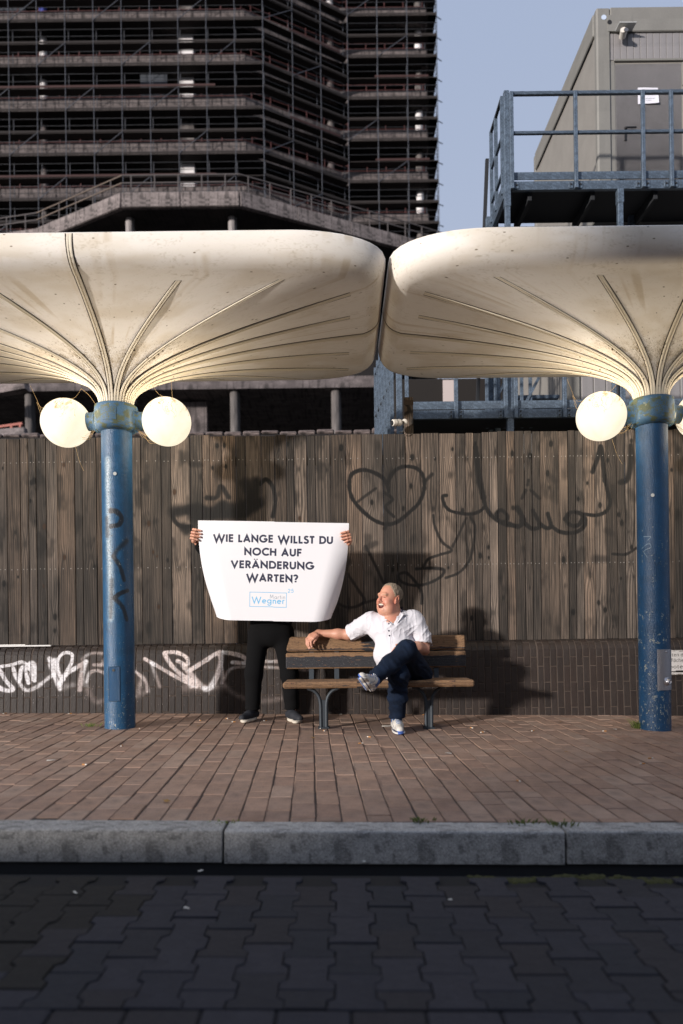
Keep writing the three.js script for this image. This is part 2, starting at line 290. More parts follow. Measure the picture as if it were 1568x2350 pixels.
  for (let i = -80; i <= 80; i++) {
    const x = i * 0.0668 + 0.01, js = (i & 1) ? [-0.16, 0.043, 0.298, 0.553, 0.79] : [-0.1, 0.205, 0.46, 0.715, 0.79];
    const cut = i === -47 || i === 30 ? 0.008 : 0;
    for (let k = 0; k + 1 < js.length; k++) { const j = (R() - 0.5) * 0.012; bricks.push({ x0: x - 0.0285 + cut, x1: x + 0.0285 + (R() - 0.5) * 0.002, s0: js[k] + 0.0045 + (k ? j * 0.3 : 0), s1: js[k + 1] - 0.0045, p: 0.0045 + R() * 0.004, m: Math.floor(R() * tints.length), ax: Math.abs(x) }); }
  }
  const vis = bricks.filter((b) => b.ax < 3.5 && b.s1 > -0.02).sort((a, b) => a.ax - b.ax + ((b.s1 - b.s0) - (a.s1 - a.s0)) * 8).slice(0, 300), set = new Set(vis);
  for (const b of vis) part('brick', face(b.x0, b.x1, b.s0, b.s1, b.p, 0.0025), tints[b.m], wall);
  const rest = bricks.filter((b) => !set.has(b)).map((b) => face(b.x0, b.x1, b.s0, b.s1, b.p, 0.0025));
  stuffPart('outer_bricks', mg(rest), tints[0], wall);
  const mo = []; { const pos = [], uv = [], idx = []; const ss = [-0.16, 0.2, 0.6, 0.64, 0.68, 0.72, 0.76, 0.789]; for (const s of ss) { const p = prof(s, 0.001); pos.push(-5.4, p[0], p[1], 5.4, p[0], p[1]); uv.push(...uvOf(-5.4, s), ...uvOf(5.4, s)); } pos.push(-5.4, 0.719, -7.3, 5.4, 0.719, -7.3); uv.push(0, 0, 1, 0); for (let i = 0; i < ss.length; i++) { const a = 2 * i; idx.push(a, a + 1, a + 3, a, a + 3, a + 2); } const q = new THREE.BufferGeometry(); q.setAttribute('position', new THREE.Float32BufferAttribute(pos, 3)); q.setAttribute('uv', new THREE.Float32BufferAttribute(uv, 2)); q.setIndex(idx); q.computeVertexNormals(); mo.push(q); }
  part('mortar', mo[0], mm, wall);
}

// ───────────────────────── wooden fence with black graffiti ─────────────────────────
const FZ = 7.07, FY0 = 0.70, FY1 = 2.94;
{
  const src = [-170, -112, -60, -8, 23, 63, 87, 111, 140, 174, 226, 249, 291, 338, 382, 425, 486, 515, 573, 610, 633, 668, 710, 739, 786, 827, 862, 885, 924, 949, 994, 1040, 1088, 1151, 1191, 1219, 1265, 1320, 1370, 1398, 1423, 1447, 1470, 1494, 1521, 1546, 1575, 1598, 1622, 1678, 1705, 1728, 1751, 1785, 1818, 1852, 1876, 1905, 1950, 1995, 2024, 2064, 2110, 2150, 2205];
  const edges = src.map(fenceX);
  const W = 2048, H = 600, mask = makeMask(W, H);
  const toM = (pts, ox, oy, sc) => pts.map(([x, y]) => { const p = at((ox + x / sc) * S, (oy + y / sc) * S, FZ); return [(p.x - WX0) / (WX1 - WX0) * W, (p.y - FY0) / (FY1 - FY0) * H]; });
  const A = (w, s, soft, ...pts) => spray(mask, toM(pts, 1000, 1300, 2.613), w * 1.3, Math.min(0.96, s * 1.2), soft * 0.75, pts[0][0]);
  A(4.2, 0.82, 0.6, [430, 440], [400, 365], [325, 310], [220, 285], [140, 320], [122, 400], [142, 500], [220, 600], [320, 680], [420, 712], [500, 690], [600, 610], [665, 545], [705, 450], [705, 350], [660, 280], [570, 258], [490, 282], [440, 345], [420, 400]);
  A(3.4, 0.75, 0.6, [398, 462], [460, 515], [405, 575], [470, 650]); A(3, 0.55, 0.9, [330, 430], [260, 480], [180, 540]); A(4, 0.6, 0.9, [715, 375], [770, 320]); A(4, 0.7, 0.8, [420, 700], [400, 745]);
  A(3.6, 0.8, 0.6, [885, 485], [855, 490], [865, 550], [905, 600], [980, 622], [1080, 630], [1150, 605], [1185, 570]);
  A(6.0, 0.85, 0.55, [1112, 110], [1130, 260], [1150, 400], [1172, 500]); A(4.4, 0.85, 0.6, [1172, 490], [1190, 570], [1225, 630], [1290, 685], [1345, 690], [1362, 650], [1310, 600], [1275, 630], [1300, 690], [1400, 722], [1475, 715], [1490, 680], [1455, 600], [1440, 575]);
  A(3, 0.62, 0.8, [780, 640], [790, 720], [850, 850], [922, 915], [830, 950], [740, 985], [702, 1045]); A(3.4, 0.66, 0.8, [650, 1060], [780, 1055], [862, 1070], [850, 1110], [750, 1170], [640, 1190], [530, 1160], [505, 1110], [560, 1090], [640, 1160], [690, 1250], [690, 1330]);
  A(3, 0.55, 0.9, [1040, 660], [970, 810], [930, 885]); A(3, 0.62, 0.8, [1070, 655], [1105, 720], [1090, 900], [1060, 1000], [980, 1090], [880, 1130]);
  A(3.4, 0.55, 0.9, [250, 880], [320, 1020], [390, 1170]); A(3.2, 0.5, 0.9, [110, 1100], [190, 1220], [240, 1310], [190, 1350], [110, 1362], [30, 1330]); A(3, 0.4, 1, [230, 1330], [330, 1300]); A(7, 0.4, 1, [250, 900], [330, 860]);
  const B = (w, s, soft, ...pts) => spray(mask, toM(pts, 1500, 1300, 2.474), w * 1.3, Math.min(0.96, s * 1.2), soft * 0.75, pts[0][0] + 3);
  B(4.4, 0.82, 0.6, [120, 550], [165, 640], [135, 690], [60, 665]); B(4.4, 0.82, 0.6, [155, 640], [235, 705], [290, 690], [240, 570]); B(4.6, 0.82, 0.6, [285, 665], [345, 702], [372, 690], [350, 595]);
  B(4.4, 0.85, 0.55, [380, 690], [440, 728], [540, 736], [610, 700], [630, 640], [585, 590], [515, 588], [488, 630], [520, 680], [580, 678], [612, 625]); B(4, 0.8, 0.6, [600, 595], [720, 605], [790, 570], [815, 510], [792, 420], [770, 320]); B(5, 0.8, 0.6, [775, 350], [760, 220], [742, 95], [720, 180], [682, 285]);
  B(6, 0.75, 0.7, [965, 90], [962, 230], [935, 345], [890, 362]); B(3, 0.7, 0.7, [200, 382], [206, 345]); B(3.4, 0.7, 0.7, [160, 480], [188, 420]); B(3.4, 0.7, 0.7, [225, 420], [288, 482]); B(3, 0.65, 0.7, [830, 893], [930, 895], [1010, 848]); B(8, 0.3, 1, [790, 720], [820, 740]); B(9, 0.35, 1, [700, 930], [780, 930]); B(8, 0.3, 1, [380, 330], [410, 350]); B(9, 0.3, 1, [960, 430], [990, 480]);
  const C = (w, s, soft, ...pts) => spray(mask, toM(pts, 500, 1380, 2.613), w * 1.3, Math.min(0.96, s * 1.2), soft * 0.75, pts[0][0] + 5);
  C(4, 0.7, 0.7, [70, 395], [48, 440], [75, 495], [130, 520], [190, 515]); C(9, 0.55, 1, [70, 410], [140, 395], [210, 375]); C(10, 0.75, 0.9, [180, 390], [260, 380], [340, 400], [440, 350]); C(13, 0.8, 0.9, [220, 430], [330, 430], [450, 420], [600, 410], [720, 330]); C(5, 0.7, 0.8, [310, 295], [390, 290], [420, 205], [485, 290]);
  C(12, 0.75, 1, [620, 180], [650, 280], [610, 390]); C(11, 0.75, 1, [700, 170], [690, 280], [600, 400]); C(12, 0.7, 1, [440, 370], [560, 370], [700, 340]); C(4.4, 0.8, 0.6, [730, 185], [775, 150], [825, 200], [850, 320], [830, 440]); C(8, 0.5, 1, [120, 520], [150, 560]); C(7, 0.45, 1, [190, 30], [255, 35]);
  const D = (w, s, soft, ...pts) => spray(mask, toM(pts, 0, 1350, 2.613), w * 1.3, Math.min(0.96, s * 1.2), soft * 0.75, pts[0][0] + 9);
  D(8, 0.45, 1, [1130, 250], [1150, 320]); D(12, 0.6, 1, [1360, 480], [1430, 470], [1540, 450]); D(9, 0.5, 1, [1440, 600], [1490, 620]); D(4, 0.5, 0.8, [1350, 520], [1400, 590]);
  // wood: every board has its own tone, grain and knots
  const R = rng(41), boards = [];
  for (let i = 0; i + 1 < edges.length; i++) {
    const kn = []; const n = 1 + Math.floor(R() * 5); for (let k = 0; k < n; k++) kn.push([edges[i] + (edges[i + 1] - edges[i]) * (0.15 + 0.7 * R()), FY0 + 0.1 + R() * 2.0, 0.009 + R() * 0.015, R() < 0.45 ? 0.35 : 1.1]);
    boards.push({ x0: edges[i], x1: edges[i + 1], kn, tone: 0.62 + R() * 0.6, warm: R() * R(), fr: 0.7 + R() * 0.9, c: 0.2 + 0.6 * R(), seed: R() * 400, bl: R() });
  }
  const bi = new Int16Array(W); for (let x = 0; x < W; x++) { const X = WX0 + (x + 0.5) / W * (WX1 - WX0); let k = boards.findIndex((b) => X >= b.x0 && X < b.x1); bi[x] = k < 0 ? 0 : k; }
  const map = tex(W, H, (px, py) => {
    const b = boards[bi[px]], X = WX0 + px / W * (WX1 - WX0), Y = FY0 + py / H * (FY1 - FY0);
    const xl = X - (b.x0 + (b.x1 - b.x0) * b.c);
    let bend = 0.018 * (noise(Y * 1.1 + b.seed, b.seed) - 0.5) + 0.006 * (noise(Y * 4 + b.seed, 3) - 0.5), dark = 0, ring = 0;
    for (const [kx, ky, kr, kd] of b.kn) { const dx = X - kx, dy = (Y - ky) * 0.6, d = Math.hypot(dx, dy); bend += 0.9 * kr * Math.exp(-d * d / (9 * kr * kr)) * Math.sign(dx) ; if (d < kr * 2.2) { dark = Math.max(dark, (1 - smooth(kr * 0.55, kr * 1.25, d)) * kd); ring = Math.max(ring, (1 - smooth(kr, kr * 2.2, d)) * 0.35); } }
    const cath = xl * xl * 3.2, ph = (xl + bend + 0.25 * cath) * 270 * b.fr + Y * 2.2 * (b.c - 0.5);
    const g1 = 0.5 + 0.5 * Math.sin(ph + 2 * noise(Y * 3 + b.seed, X * 60)), fib = noise(X * 210 + b.seed + bend * 60, Y * 4.5), fine = noise(X * 420, Y * 22 + b.seed);
    const weather = fbm(X * 5 + b.seed, Y * 1.6, 3), blot = smooth(0.56, 0.8, fbm(X * 9 + b.seed * 2, Y * 4.5, 3));
    let k = b.tone * (0.34 + 0.42 * g1 * (0.5 + 0.7 * weather) + 0.5 * fib + 0.16 * fine + 0.55 * (weather - 0.5));
    k *= 1 - 0.45 * blot * (0.4 + 0.6 * b.bl) - 0.62 * Math.min(1, dark) - 0.3 * ring;
    let c = mixc([114, 104, 96], [118, 100, 86], clamp(b.warm + 0.5 * (weather - 0.3)));
    c = c.map((q) => q * k * 0.75);
    if (dark > 0.5 && b.bl > 0.75) c = mixc(c, [96, 62, 36], 0.4);
    const m = mask.d[py * W + px] * (0.84 + 0.3 * fib);
    c = mixc(c, [13, 12, 12], clamp(m));
    for (const ny of [1.515, 2.62]) { const nx = (X - b.x0) / (b.x1 - b.x0); for (const q of [0.28, 0.72]) if (Math.hypot((nx - q) * (b.x1 - b.x0), Y - ny - 0.01 * (b.bl - 0.5)) < 0.0042) c = [150, 148, 146]; }
    return c;
  });
  map.wrapS = THREE.MirroredRepeatWrapping;
  const bump = tex(1024, 300, (px, py) => { const X = px * 0.0076, Y = py * 0.0074; const v = 255 * (0.7 * noise(X * 260, Y * 6) + 0.3 * noise(X * 90, Y * 3)); return [v, v, v]; }, { srgb: false });
  const m = mat(hex('#ffffff'), 0.9, { map, bumpMap: bump, bumpScale: 0.004 });
  const fence = thing('wooden_fence', 'tall weathered fence of upright brown boards with black spray graffiti and a heart', 'fence');
  const rail = mat(hex('#4b4038'), 0.9);
  for (const y of [1.5, 2.62]) part('rail', box(11, 0.09, 0.05, 0, y, -(FZ + 0.075), 0.003), rail, fence);
  const all = []; for (let i = 0; i + 1 < edges.length; i++) all.push([edges[i], edges[i + 1], src[i]]);
  for (let x = edges[edges.length - 1]; x < 5.4;) { const w = 0.1 + R() * 0.09; all.push([x, x + w, 3000]); x += w; }
  for (let x = edges[0]; x > -5.4;) { const w = 0.1 + R() * 0.09; all.push([x - w, x, -999]); x -= w; }
  for (const [x0, x1, sx] of all) {
    const gap = R() < 0.3 ? 0.009 : 0.0055, w = x1 - x0 - gap, top = 2.872 + (sx > 1440 ? 0.014 : sx > 560 && sx < 625 ? 0.012 : 0) + (R() - 0.5) * 0.012, bot = 0.722 + R() * 0.006, h = top - bot;
    const q = cbox(w, h, 0.024, 0.0035), p = q.attributes.position, u = q.attributes.uv, xc = (x0 + x1) / 2, yc = (top + bot) / 2;
    for (let j = 0; j < u.count; j++) u.setXY(j, (p.getX(j) + xc - WX0) / (WX1 - WX0), (p.getY(j) + yc - FY0) / (FY1 - FY0));
    const o = part('board', q, m, fence); o.position.set(xc, yc, -(FZ + 0.013) + (R() - 0.5) * 0.008); o.rotation.z = (R() - 0.5) * 0.003; o.rotation.y = (R() - 0.5) * 0.02;
  }
  // post standing above the fence that carries the camera
  const p0 = at(941, 1100, FZ + 0.02), pt = at(930, 935, FZ + 0.02);
  const post = thing('fence_post', 'brown wooden post rising above the fence that holds the small white camera', 'post', [p0.x, 2.55, -(FZ + 0.09)]);
  part('post_shaft', box(0.092, 0.72, 0.07, 0, 0.36, 0, 0.004), mat(hex('#ffffff'), 0.9, { map: (() => { const t = map.clone(); t.repeat.set(0.12, 0.45); t.offset.set(0.53, 0.1); t.needsUpdate = true; return t; })() }), post);
  part('post_cap', box(0.098, 0.05, 0.012, 0, 0.66, 0.042, 0.003), rail, post);
  // white strip lying on the wall top at the left edge
  const sp = at(30, 1484, 6.99);
  const st = thing('white_strip', 'thin white strip lying on top of the wall at the far left', 'strip', [-3.35, 0.728, -7.0], 0.02);
  part('strip_body', box(0.74, 0.014, 0.03, 0, 0, 0, 0.002), mat(hex('#d9d8d6'), 0.6), st); part('strip_edge', box(0.5, 0.008, 0.02, -0.14, 0.012, 0.003, 0.002), mat(hex('#e8e6e2'), 0.6), st);
}

// ───────────────────────── mushroom canopies on blue columns ─────────────────────────
const CZ = 6.06;
{
  const Bx = 2.2, Az = 1.03, OZ = -0.165, RIM = 0.16, H0 = 2.87, R0 = 0.135;
  const quad = []; // outline of one quarter from the middle of the front edge to the middle of the side, then mirrored: [x, z] with +z toward the road, and outward normal
  const RX = 0.6, RZ = 0.26, L1 = Bx - RX, L2 = Math.PI / 2 * Math.sqrt((RX * RX + RZ * RZ) / 2), L3 = Az - RZ, LQ = L1 + L2 + L3;
  const quarter = (s) => s <= L1 ? [s, Az, 0, 1] : s <= L1 + L2 ? (() => { const a = (s - L1) / L2 * Math.PI / 2, sn = Math.sin(a), cs = Math.cos(a), n = Math.hypot(sn / RX, cs / RZ); return [L1 + RX * sn, L3 + RZ * cs, sn / RX / n, cs / RZ / n]; })() : [Bx, LQ - s, 1, 0];
  const knots = [0, 0.80, L1 + 0.03, L1 + L2 - 0.03, LQ - 0.38, LQ];
  const outline = (q) => { // q in 0..20
    q = ((q % 20) + 20) % 20; const quadr = Math.floor(q / 5); let r = q - quadr * 5; const mir = quadr & 1; if (mir) r = 5 - r;
    const i = Math.min(4, Math.floor(r)), s = knots[i] + (knots[i + 1] - knots[i]) * (r - i); const o = quarter(s);
    const sx = quadr < 2 ? 1 : -1, sz = quadr === 0 || quadr === 3 ? 1 : -1; return [o[0] * sx, o[1] * sz + OZ, o[2] * sx, o[3] * sz];
  };
  const hgt = (t) => H0 + 0.69 * Math.pow(t, 0.43);
  const RP = [[0.035, 0.012], [0.07, 0.028], [0.1, 0.05], [0.125, 0.078], [0.143, 0.112], [0.154, 0.15], [0.16, 0.19], [0.161, 0.228], [0.157, 0.238], [0.14, 0.242], [0.11, 0.225]];
  const TN = 34, tOf = (j) => Math.pow(j / TN, 2.0);
  function P(q, j) { // j 0..TN inside, then rim
    const o = outline(q), a = q * Math.PI / 10;
    if (j <= TN) { const t = tOf(j), cx = R0 * Math.sin(a), cz = R0 * Math.cos(a); return [cx + (o[0] - cx) * t, hgt(t), cz + (o[1] - cz) * t].map((v, i, a) => i === 1 ? v + 0.045 * a[2] * t : v); }
    const r = RP[j - TN - 1]; return [o[0] + o[2] * r[0], hgt(1) + r[1] + 0.045 * (o[1] + o[3] * r[0]), o[1] + o[3] * r[0]];
  }
  const NQ = 200, NJ = TN + RP.length;
  function shellGeo() {
    const pos = [], uv = [], idx = [];
    for (let i = 0; i <= NQ; i++) for (let j = 0; j <= NJ; j++) { pos.push(...P(i / NQ * 20, j)); uv.push(i / NQ, j / NJ); }
    for (let i = 0; i < NQ; i++) for (let j = 0; j < NJ; j++) { const a = i * (NJ + 1) + j, b = a + NJ + 1; idx.push(a, b, b + 1, a, b + 1, a + 1); }
    const g = new THREE.BufferGeometry(); g.setAttribute('position', new THREE.Float32BufferAttribute(pos, 3)); g.setAttribute('uv', new THREE.Float32BufferAttribute(uv, 2)); g.setIndex(idx); g.computeVertexNormals();
    const n = g.attributes.normal; for (let j = 0; j <= NJ; j++) { const a = j, b = NQ * (NJ + 1) + j, s = V(n.getX(a) + n.getX(b), n.getY(a) + n.getY(b), n.getZ(a) + n.getZ(b)).normalize(); n.setXYZ(a, s.x, s.y, s.z); n.setXYZ(b, s.x, s.y, s.z); }
    return g;
  }
  function roofGeo() { // upper skin: a shallow dish that drains to the middle
    const pos = [0, hgt(0.75), 0], uv = [0.5, 0.5], idx = [];
    for (let i = 0; i <= NQ; i++) { const o = outline(i / NQ * 20); pos.push(o[0] + o[2] * 0.108, hgt(1) + 0.222 + 0.045 * (o[1] + o[3] * 0.108), o[1] + o[3] * 0.108); uv.push(0.5 + o[0] / 5, 0.5 + o[1] / 5); }
    for (let i = 1; i <= NQ; i++) idx.push(0, i, i + 1);
    const g = new THREE.BufferGeometry(); g.setAttribute('position', new THREE.Float32BufferAttribute(pos, 3)); g.setAttribute('uv', new THREE.Float32BufferAttribute(uv, 2)); g.setIndex(idx); g.computeVertexNormals(); return g;
  }
  function strip(q, prof, j0, j1) { // sweep a small section along a rib line; prof = [[across, below], ...]
    const pos = [], idx = [], n = prof.length, A = [];
    for (let j = j0; j <= j1; j++) { const p = V(...P(q, j)), a = V(...P(q - 0.05, j)), b = V(...P(q + 0.05, j)), f = V(...P(q, Math.min(NJ, j + 1))), e = V(...P(q, Math.max(0, j - 1)));
      const al = f.sub(e).normalize(), ac = b.sub(a).normalize(), no = new THREE.Vector3().crossVectors(ac, al).normalize(); if (no.y > 0 && j < TN) no.negate(); A.push([p, ac, no, Math.min(1, a.distanceTo(b) * 4.2 + 0.25), Math.min(1, 0.04 + (j1 - j) / 5)]); }
    let prev = null;
    for (const [p, ac, no, w, tp] of A) { if (prev && no.dot(prev) < 0) no.negate(); prev = no; for (const [u, v] of prof) { const k = p.clone().addScaledVector(ac, u * w).addScaledVector(no, v * tp + (1 - tp) * 0.0006); pos.push(k.x, k.y, k.z); } }
    for (let i = 0; i + 1 < A.length; i++) for (let k = 0; k + 1 < n; k++) { const a = i * n + k; idx.push(a, a + n, a + n + 1, a, a + n + 1, a + 1); }
    const g = new THREE.BufferGeometry(); g.setAttribute('position', new THREE.Float32BufferAttribute(pos, 3)); g.setAttribute('uv', new THREE.Float32BufferAttribute(new Float32Array(pos.length / 3 * 2), 2)); g.setIndex(idx); const f = g.toNonIndexed(); f.computeVertexNormals(); return f;
  }
  const shellTex = tex(2048, 512, (x, y) => {
    const q = x / 2048 * 20, v = y / 512, jr = v * NJ / TN, t = Math.min(1.1, jr * jr), dq = Math.abs(q - Math.round(q));
    const big = fbm(x / 130, y / 60, 4), st = noise(x / 16, y / 190) * 0.5 + noise(x / 5 + 31, y / 110) * 0.5, sp = noise(x / 1.6, y / 2.2);
    let c = mixc([241, 235, 226], [233, 226, 215], big);
    const ageing = smooth(0.42, 0.75, fbm(x / 60 + 7, y / 38 + 2, 4));
    c = mixc(c, [212, 199, 178], ageing * 0.5);
    const streak = smooth(0.62, 0.9, st) * smooth(0.3, 0.6, fbm(x / 90 + 50, y / 45)); c = mixc(c, [176, 154, 120], streak * 0.36);
    const grimeZone = 1 - smooth(0.1, 0.42, t); // lichen and dust that sits in grains round the collar and along the ribs
    const gr = smooth(0.54 - 0.3 * grimeZone, 0.95, sp * 0.5 + 0.5 * fbm(x / 7, y / 9 + 20, 3)) * (0.25 + grimeZone); c = mixc(c, [104, 84, 48], clamp(gr * (1 - smooth(0.1, 0.5, dq) * 0.6)) * 0.85);
    if (grimeZone > 0.2 && sp > 0.93) c = [64, 48, 30];
    if (hash(x >> 1, y >> 1) > 0.9988) c = mixc(c, [90, 74, 52], 0.8);
    return c;
  });
  const shellM = mat(hex('#ffffff'), 0.5, { map: shellTex });
  const roofM = mat(hex('#8d8678'), 0.9);
  const ribM = mat(hex('#eae3d4'), 0.55, { map: (() => tex(64, 64, (x, y) => { const v = 225 + 30 * noise(x / 5, y / 5); return [v, v * 0.985, v * 0.95]; }))() });
  const seamM = mat(hex('#2a2117'), 0.9), dirtM = mat(hex('#4a3822'), 1);
  const shell = shellGeo(), roof = roofGeo();
  const ribG = [], edgeG = [], RB = [[-0.022, 0.0005], [-0.018, 0.0115], [-0.007, 0.0125], [-0.003, 0.006], [0.003, 0.006], [0.007, 0.0125], [0.018, 0.0115], [0.022, 0.0005]];
  for (let k = 0; k < 20; k++) { const full = k % 5 === 0; ribG.push(strip(k, RB, 0, full ? NJ - 3 : TN - 1)); edgeG.push([-1, 1].map((s) => strip(k, [[s * 0.0235 - (full ? 0.006 : 0.0042), 0.001], [s * 0.0235, 0.004], [s * 0.0235 + (full ? 0.006 : 0.0042), 0.001]], 0, full ? NJ - 3 : TN - 1))); }
  const crumbs = (() => { const R = rng(91), l = []; for (let i = 0; i < 900; i++) { const q = Math.round(R() * 19) + (R() < 0.5 ? -1 : 1) * (0.03 + R() * 0.12), j = 2 + R() * 16, p = P(q, Math.floor(j)); const s = 0.003 + R() * R() * 0.008; l.push(new THREE.TetrahedronGeometry(s, 0).scale(1 + R(), 0.7, 1 + R()).rotateY(R() * 6).rotateX(R() * 6).translate(p[0], p[1] - 0.008, p[2])); } return mg(l); })();
  const globeTex = (seed) => tex(512, 256, (x, y) => {
    const v = y / 256, a = x / 512 * Math.PI * 2; let c = mixc([255, 246, 230], [244, 230, 206], fbm(Math.cos(a) * 2.2 + seed, Math.sin(a) * 2.2 + v * 5, 3)); const top = smooth(0.5, 0.85, v);
    const web = smooth(0.55, 0.68, fbm(Math.cos(a) * 3 + seed, Math.sin(a) * 3 + v * 9, 4)) * top; c = mixc(c, [186, 148, 96], web * 0.85);
    const n = noise(Math.cos(a) * 14 + seed * 3, v * 40 + Math.sin(a) * 14); if (n > 0.86 && top > 0.3) c = mixc(c, [150, 116, 72], 0.6);
    const th = Math.abs(fbm(Math.cos(a) * 5 + seed, v * 7 + Math.sin(a) * 5, 3) - 0.5); if (th < 0.012 && v > 0.35) c = mixc(c, [140, 108, 66], 0.6 * smooth(0.35, 0.7, v));
    if (hash(x + seed * 7, y) > 0.9985) c = [150, 116, 70];
    return c;
  });
  const postTex = (which) => {
    const W = 512, H = 1536, black = makeMask(W, H), white = makeMask(W, H), HT = 2.7;
    const pt = (pts, ox, oy, sc, xc, r, left) => pts.map(([x, y]) => { const px = (ox + x / sc) * S, py = (oy + y / sc) * S, p = at(px, py, CZ - 0.1); const s = clamp((x - xc) / r, -0.99, 0.99), a = Math.asin(s); return [(0.5 + a / (2 * Math.PI)) * W, (p.y + (left ? -0.03 : 0.044)) / HT * H]; });
    if (which === 0) {
      const xcA = (y) => 930 + (y - 200) * 0.0108; const K = (m, w, s, soft, ...p) => spray(m, pt(p, 0, 1350, 2.613, 940, 114, true), w, s, soft, p[0][1]);
      K(white, 17, 0.95, 1, [905, 60], [902, 260], [905, 480], [905, 700], [912, 900], [918, 1100], [916, 1300]);
      K(black, 14, 0.6, 1, [890, 520], [895, 650]); K(black, 13, 0.95, 0.35, [925, 460], [965, 465], [1000, 510], [985, 565], [925, 582]); K(black, 12, 0.75, 0.9, [1030, 690], [960, 780], [945, 815]); K(black, 11, 0.9, 0.5, [940, 815], [985, 890], [1012, 1000]); K(black, 11, 0.95, 0.35, [1032, 1080], [985, 1105], [945, 1140]); K(black, 11, 0.9, 0.55, [945, 1140], [1000, 1210], [1025, 1310]);
      K(black, 12, 0.6, 1, [925, 1000], [920, 1150], [912, 1290]); K(white, 5, 0.3, 1, [890, 1310], [900, 1380]);
    } else {
      const K = (m, w, s, soft, ...p) => spray(m, pt(p, 1500, 1300, 2.474, 1122, 108, false), w, s, soft, p[0][1]);
      K(white, 2, 0.7, 0.5, [1030, 745], [1065, 750], [1048, 775]); K(white, 2, 0.7, 0.5, [1020, 835], [1055, 800], [1065, 825], [1030, 855], [1045, 900]); K(black, 2, 0.4, 0.6, [1085, 940], [1100, 965], [1115, 940], [1125, 960]);
    }
    const blue = which ? [30, 74, 112] : [36, 86, 124];
    return tex(W, H, (x, y) => {
      const v = y / H * HT, n = fbm(x / 40, y / 40, 4), f = noise(x / 2, y / 2), f2 = noise(x / 5 + 9, y / 4);
      let c = mixc(blue, blue.map((q) => q * 0.78), n); c = c.map((q) => q * (0.9 + 0.2 * f));
      const m1 = white.d[y * W + x]; if (m1 > 0) { c = mixc(c, [176, 186, 192], clamp(m1 * (0.55 + 0.6 * f2))); if (m1 > 0.2 && noise(x / 1.8, y / 2.4) > 0.78) c = [34, 40, 46]; }
      c = mixc(c, [26, 31, 38], clamp(black.d[y * W + x]));
      const chipN = noise(x / (which ? 10 : 6) + 100 * which, y / (which ? 14 : 7)) * 0.62 + noise(x / 2.5, y / 2.5 + 44) * 0.38, lowT = which ? 0.83 - 0.09 * (1 - smooth(0.2, 1.6, v)) : 0.86 - 0.12 * (1 - smooth(0.08, 0.45, v));
      if (v < 1.9 && chipN > lowT) c = mixc([172, 168, 154], [120, 128, 128], f2);
      const rub = smooth(0.6, 0.75, fbm(x / 24 + 5, y / 30 + which * 60, 3)); if (which && v < 0.36 && x > W * 0.55) c = mixc(c, [92, 92, 98], rub * 0.6);
      return c;
    });
  };
  const orange = tex(256, 256, (x, y) => { const v = 255 * (0.5 * noise(x / 5, y / 5) + 0.5 * noise(x / 2.2, y / 2.2)); return [v, v, v]; }, { srgb: false }); orange.repeat.set(3, 9);
  const collarTex = tex(512, 256, (x, y) => { const n = fbm(x / 30, y / 30, 4), al = smooth(0.46, 0.66, fbm(x / 22 + 4, y / 18, 4)) , f = noise(x / 2, y / 2); let c = mixc([74, 110, 138], [58, 92, 122], n); c = mixc(c, [92, 92, 52], al * 0.75); if (smooth(0.7, 0.8, fbm(x / 9, y / 9, 3)) > 0.5) c = mixc(c, [150, 146, 118], 0.55); return c.map((q) => q * (0.88 + 0.2 * f)); });
  const collarM = mat(hex('#ffffff'), 0.6, { map: collarTex });
  const webM = mat(hex('#b79a6c'), 0.9);
  const build = (which, X, label) => {
    const t = thing('mushroom_canopy', label, 'canopy', [X, gy(X), -CZ], 0);
    const up = -gy(X); // heights above were read against the camera's level ground
    const q = new THREE.Group(); // lift for the level parts is put into each mesh
    const lift = (o) => { o.position.y += up; return o; };
    const colM = mat(hex('#ffffff'), 0.38, { map: postTex(which), bumpMap: orange, bumpScale: 0.0025 });
    const cg = new THREE.CylinderGeometry(0.131, 0.131, 2.7, 64, 1, true, Math.PI).translate(0, 1.35 - 0.02, 0);
    part('column', cg, colM, t);
    const co = part('collar', new THREE.LatheGeometry([[0.13, 2.64], [0.15, 2.648], [0.172, 2.66], [0.183, 2.685], [0.187, 2.72], [0.187, 2.83], [0.182, 2.868], [0.168, 2.876], [0.13, 2.874]].map((p) => new THREE.Vector2(...p)), 48), collarM, t); lift(co);
    const pl = part('cover_plate', new THREE.CylinderGeometry(0.1895, 0.1895, 0.11, 12, 1, true, which ? -0.28 : -0.35, 0.66).translate(0, 2.765, 0), collarM, co);
    const sh = part('shell', shell, shellM, t); lift(sh);
    lift(part('roof_skin', roof, roofM, t));
    ribG.forEach((g, k) => { const r = part('rib', g, ribM, t); lift(r); for (const e of edgeG[k]) part('rib_groove', e, seamM, r); });
    const cr = lift(stuffPart('dirt_crumbs', crumbs, dirtM, t));
    // two lamp globes on short arms
    const gG = new THREE.SphereGeometry(0.213, 48, 32);
    for (const s of [-1, 1]) {
      const arm = part('lamp_arm', new THREE.LatheGeometry([[0.1, 0.17], [0.082, 0.2], [0.078, 0.235], [0.084, 0.262], [0.09, 0.275]].map((p) => new THREE.Vector2(...p)), 32).rotateZ(-Math.PI / 2 * s).translate(0, 2.742, 0), collarM, t); lift(arm);
      const gm = new THREE.MeshStandardMaterial({ color: lin(0.5, 0.48, 0.44), roughness: 0.3, map: globeTex(which * 2 + s + 3), emissive: lin(1, 1, 1), emissiveMap: null, emissiveIntensity: 1.0 });
      gm.emissiveMap = gm.map; gm.emissive = lin(1.0, 0.97, 0.9); gm.emissiveIntensity = 1.1;
      const gl = part('lamp_globe', gG.clone().rotateY(s * 0.4), gm, t); gl.position.set(s * 0.446, 2.735 + up, 0);
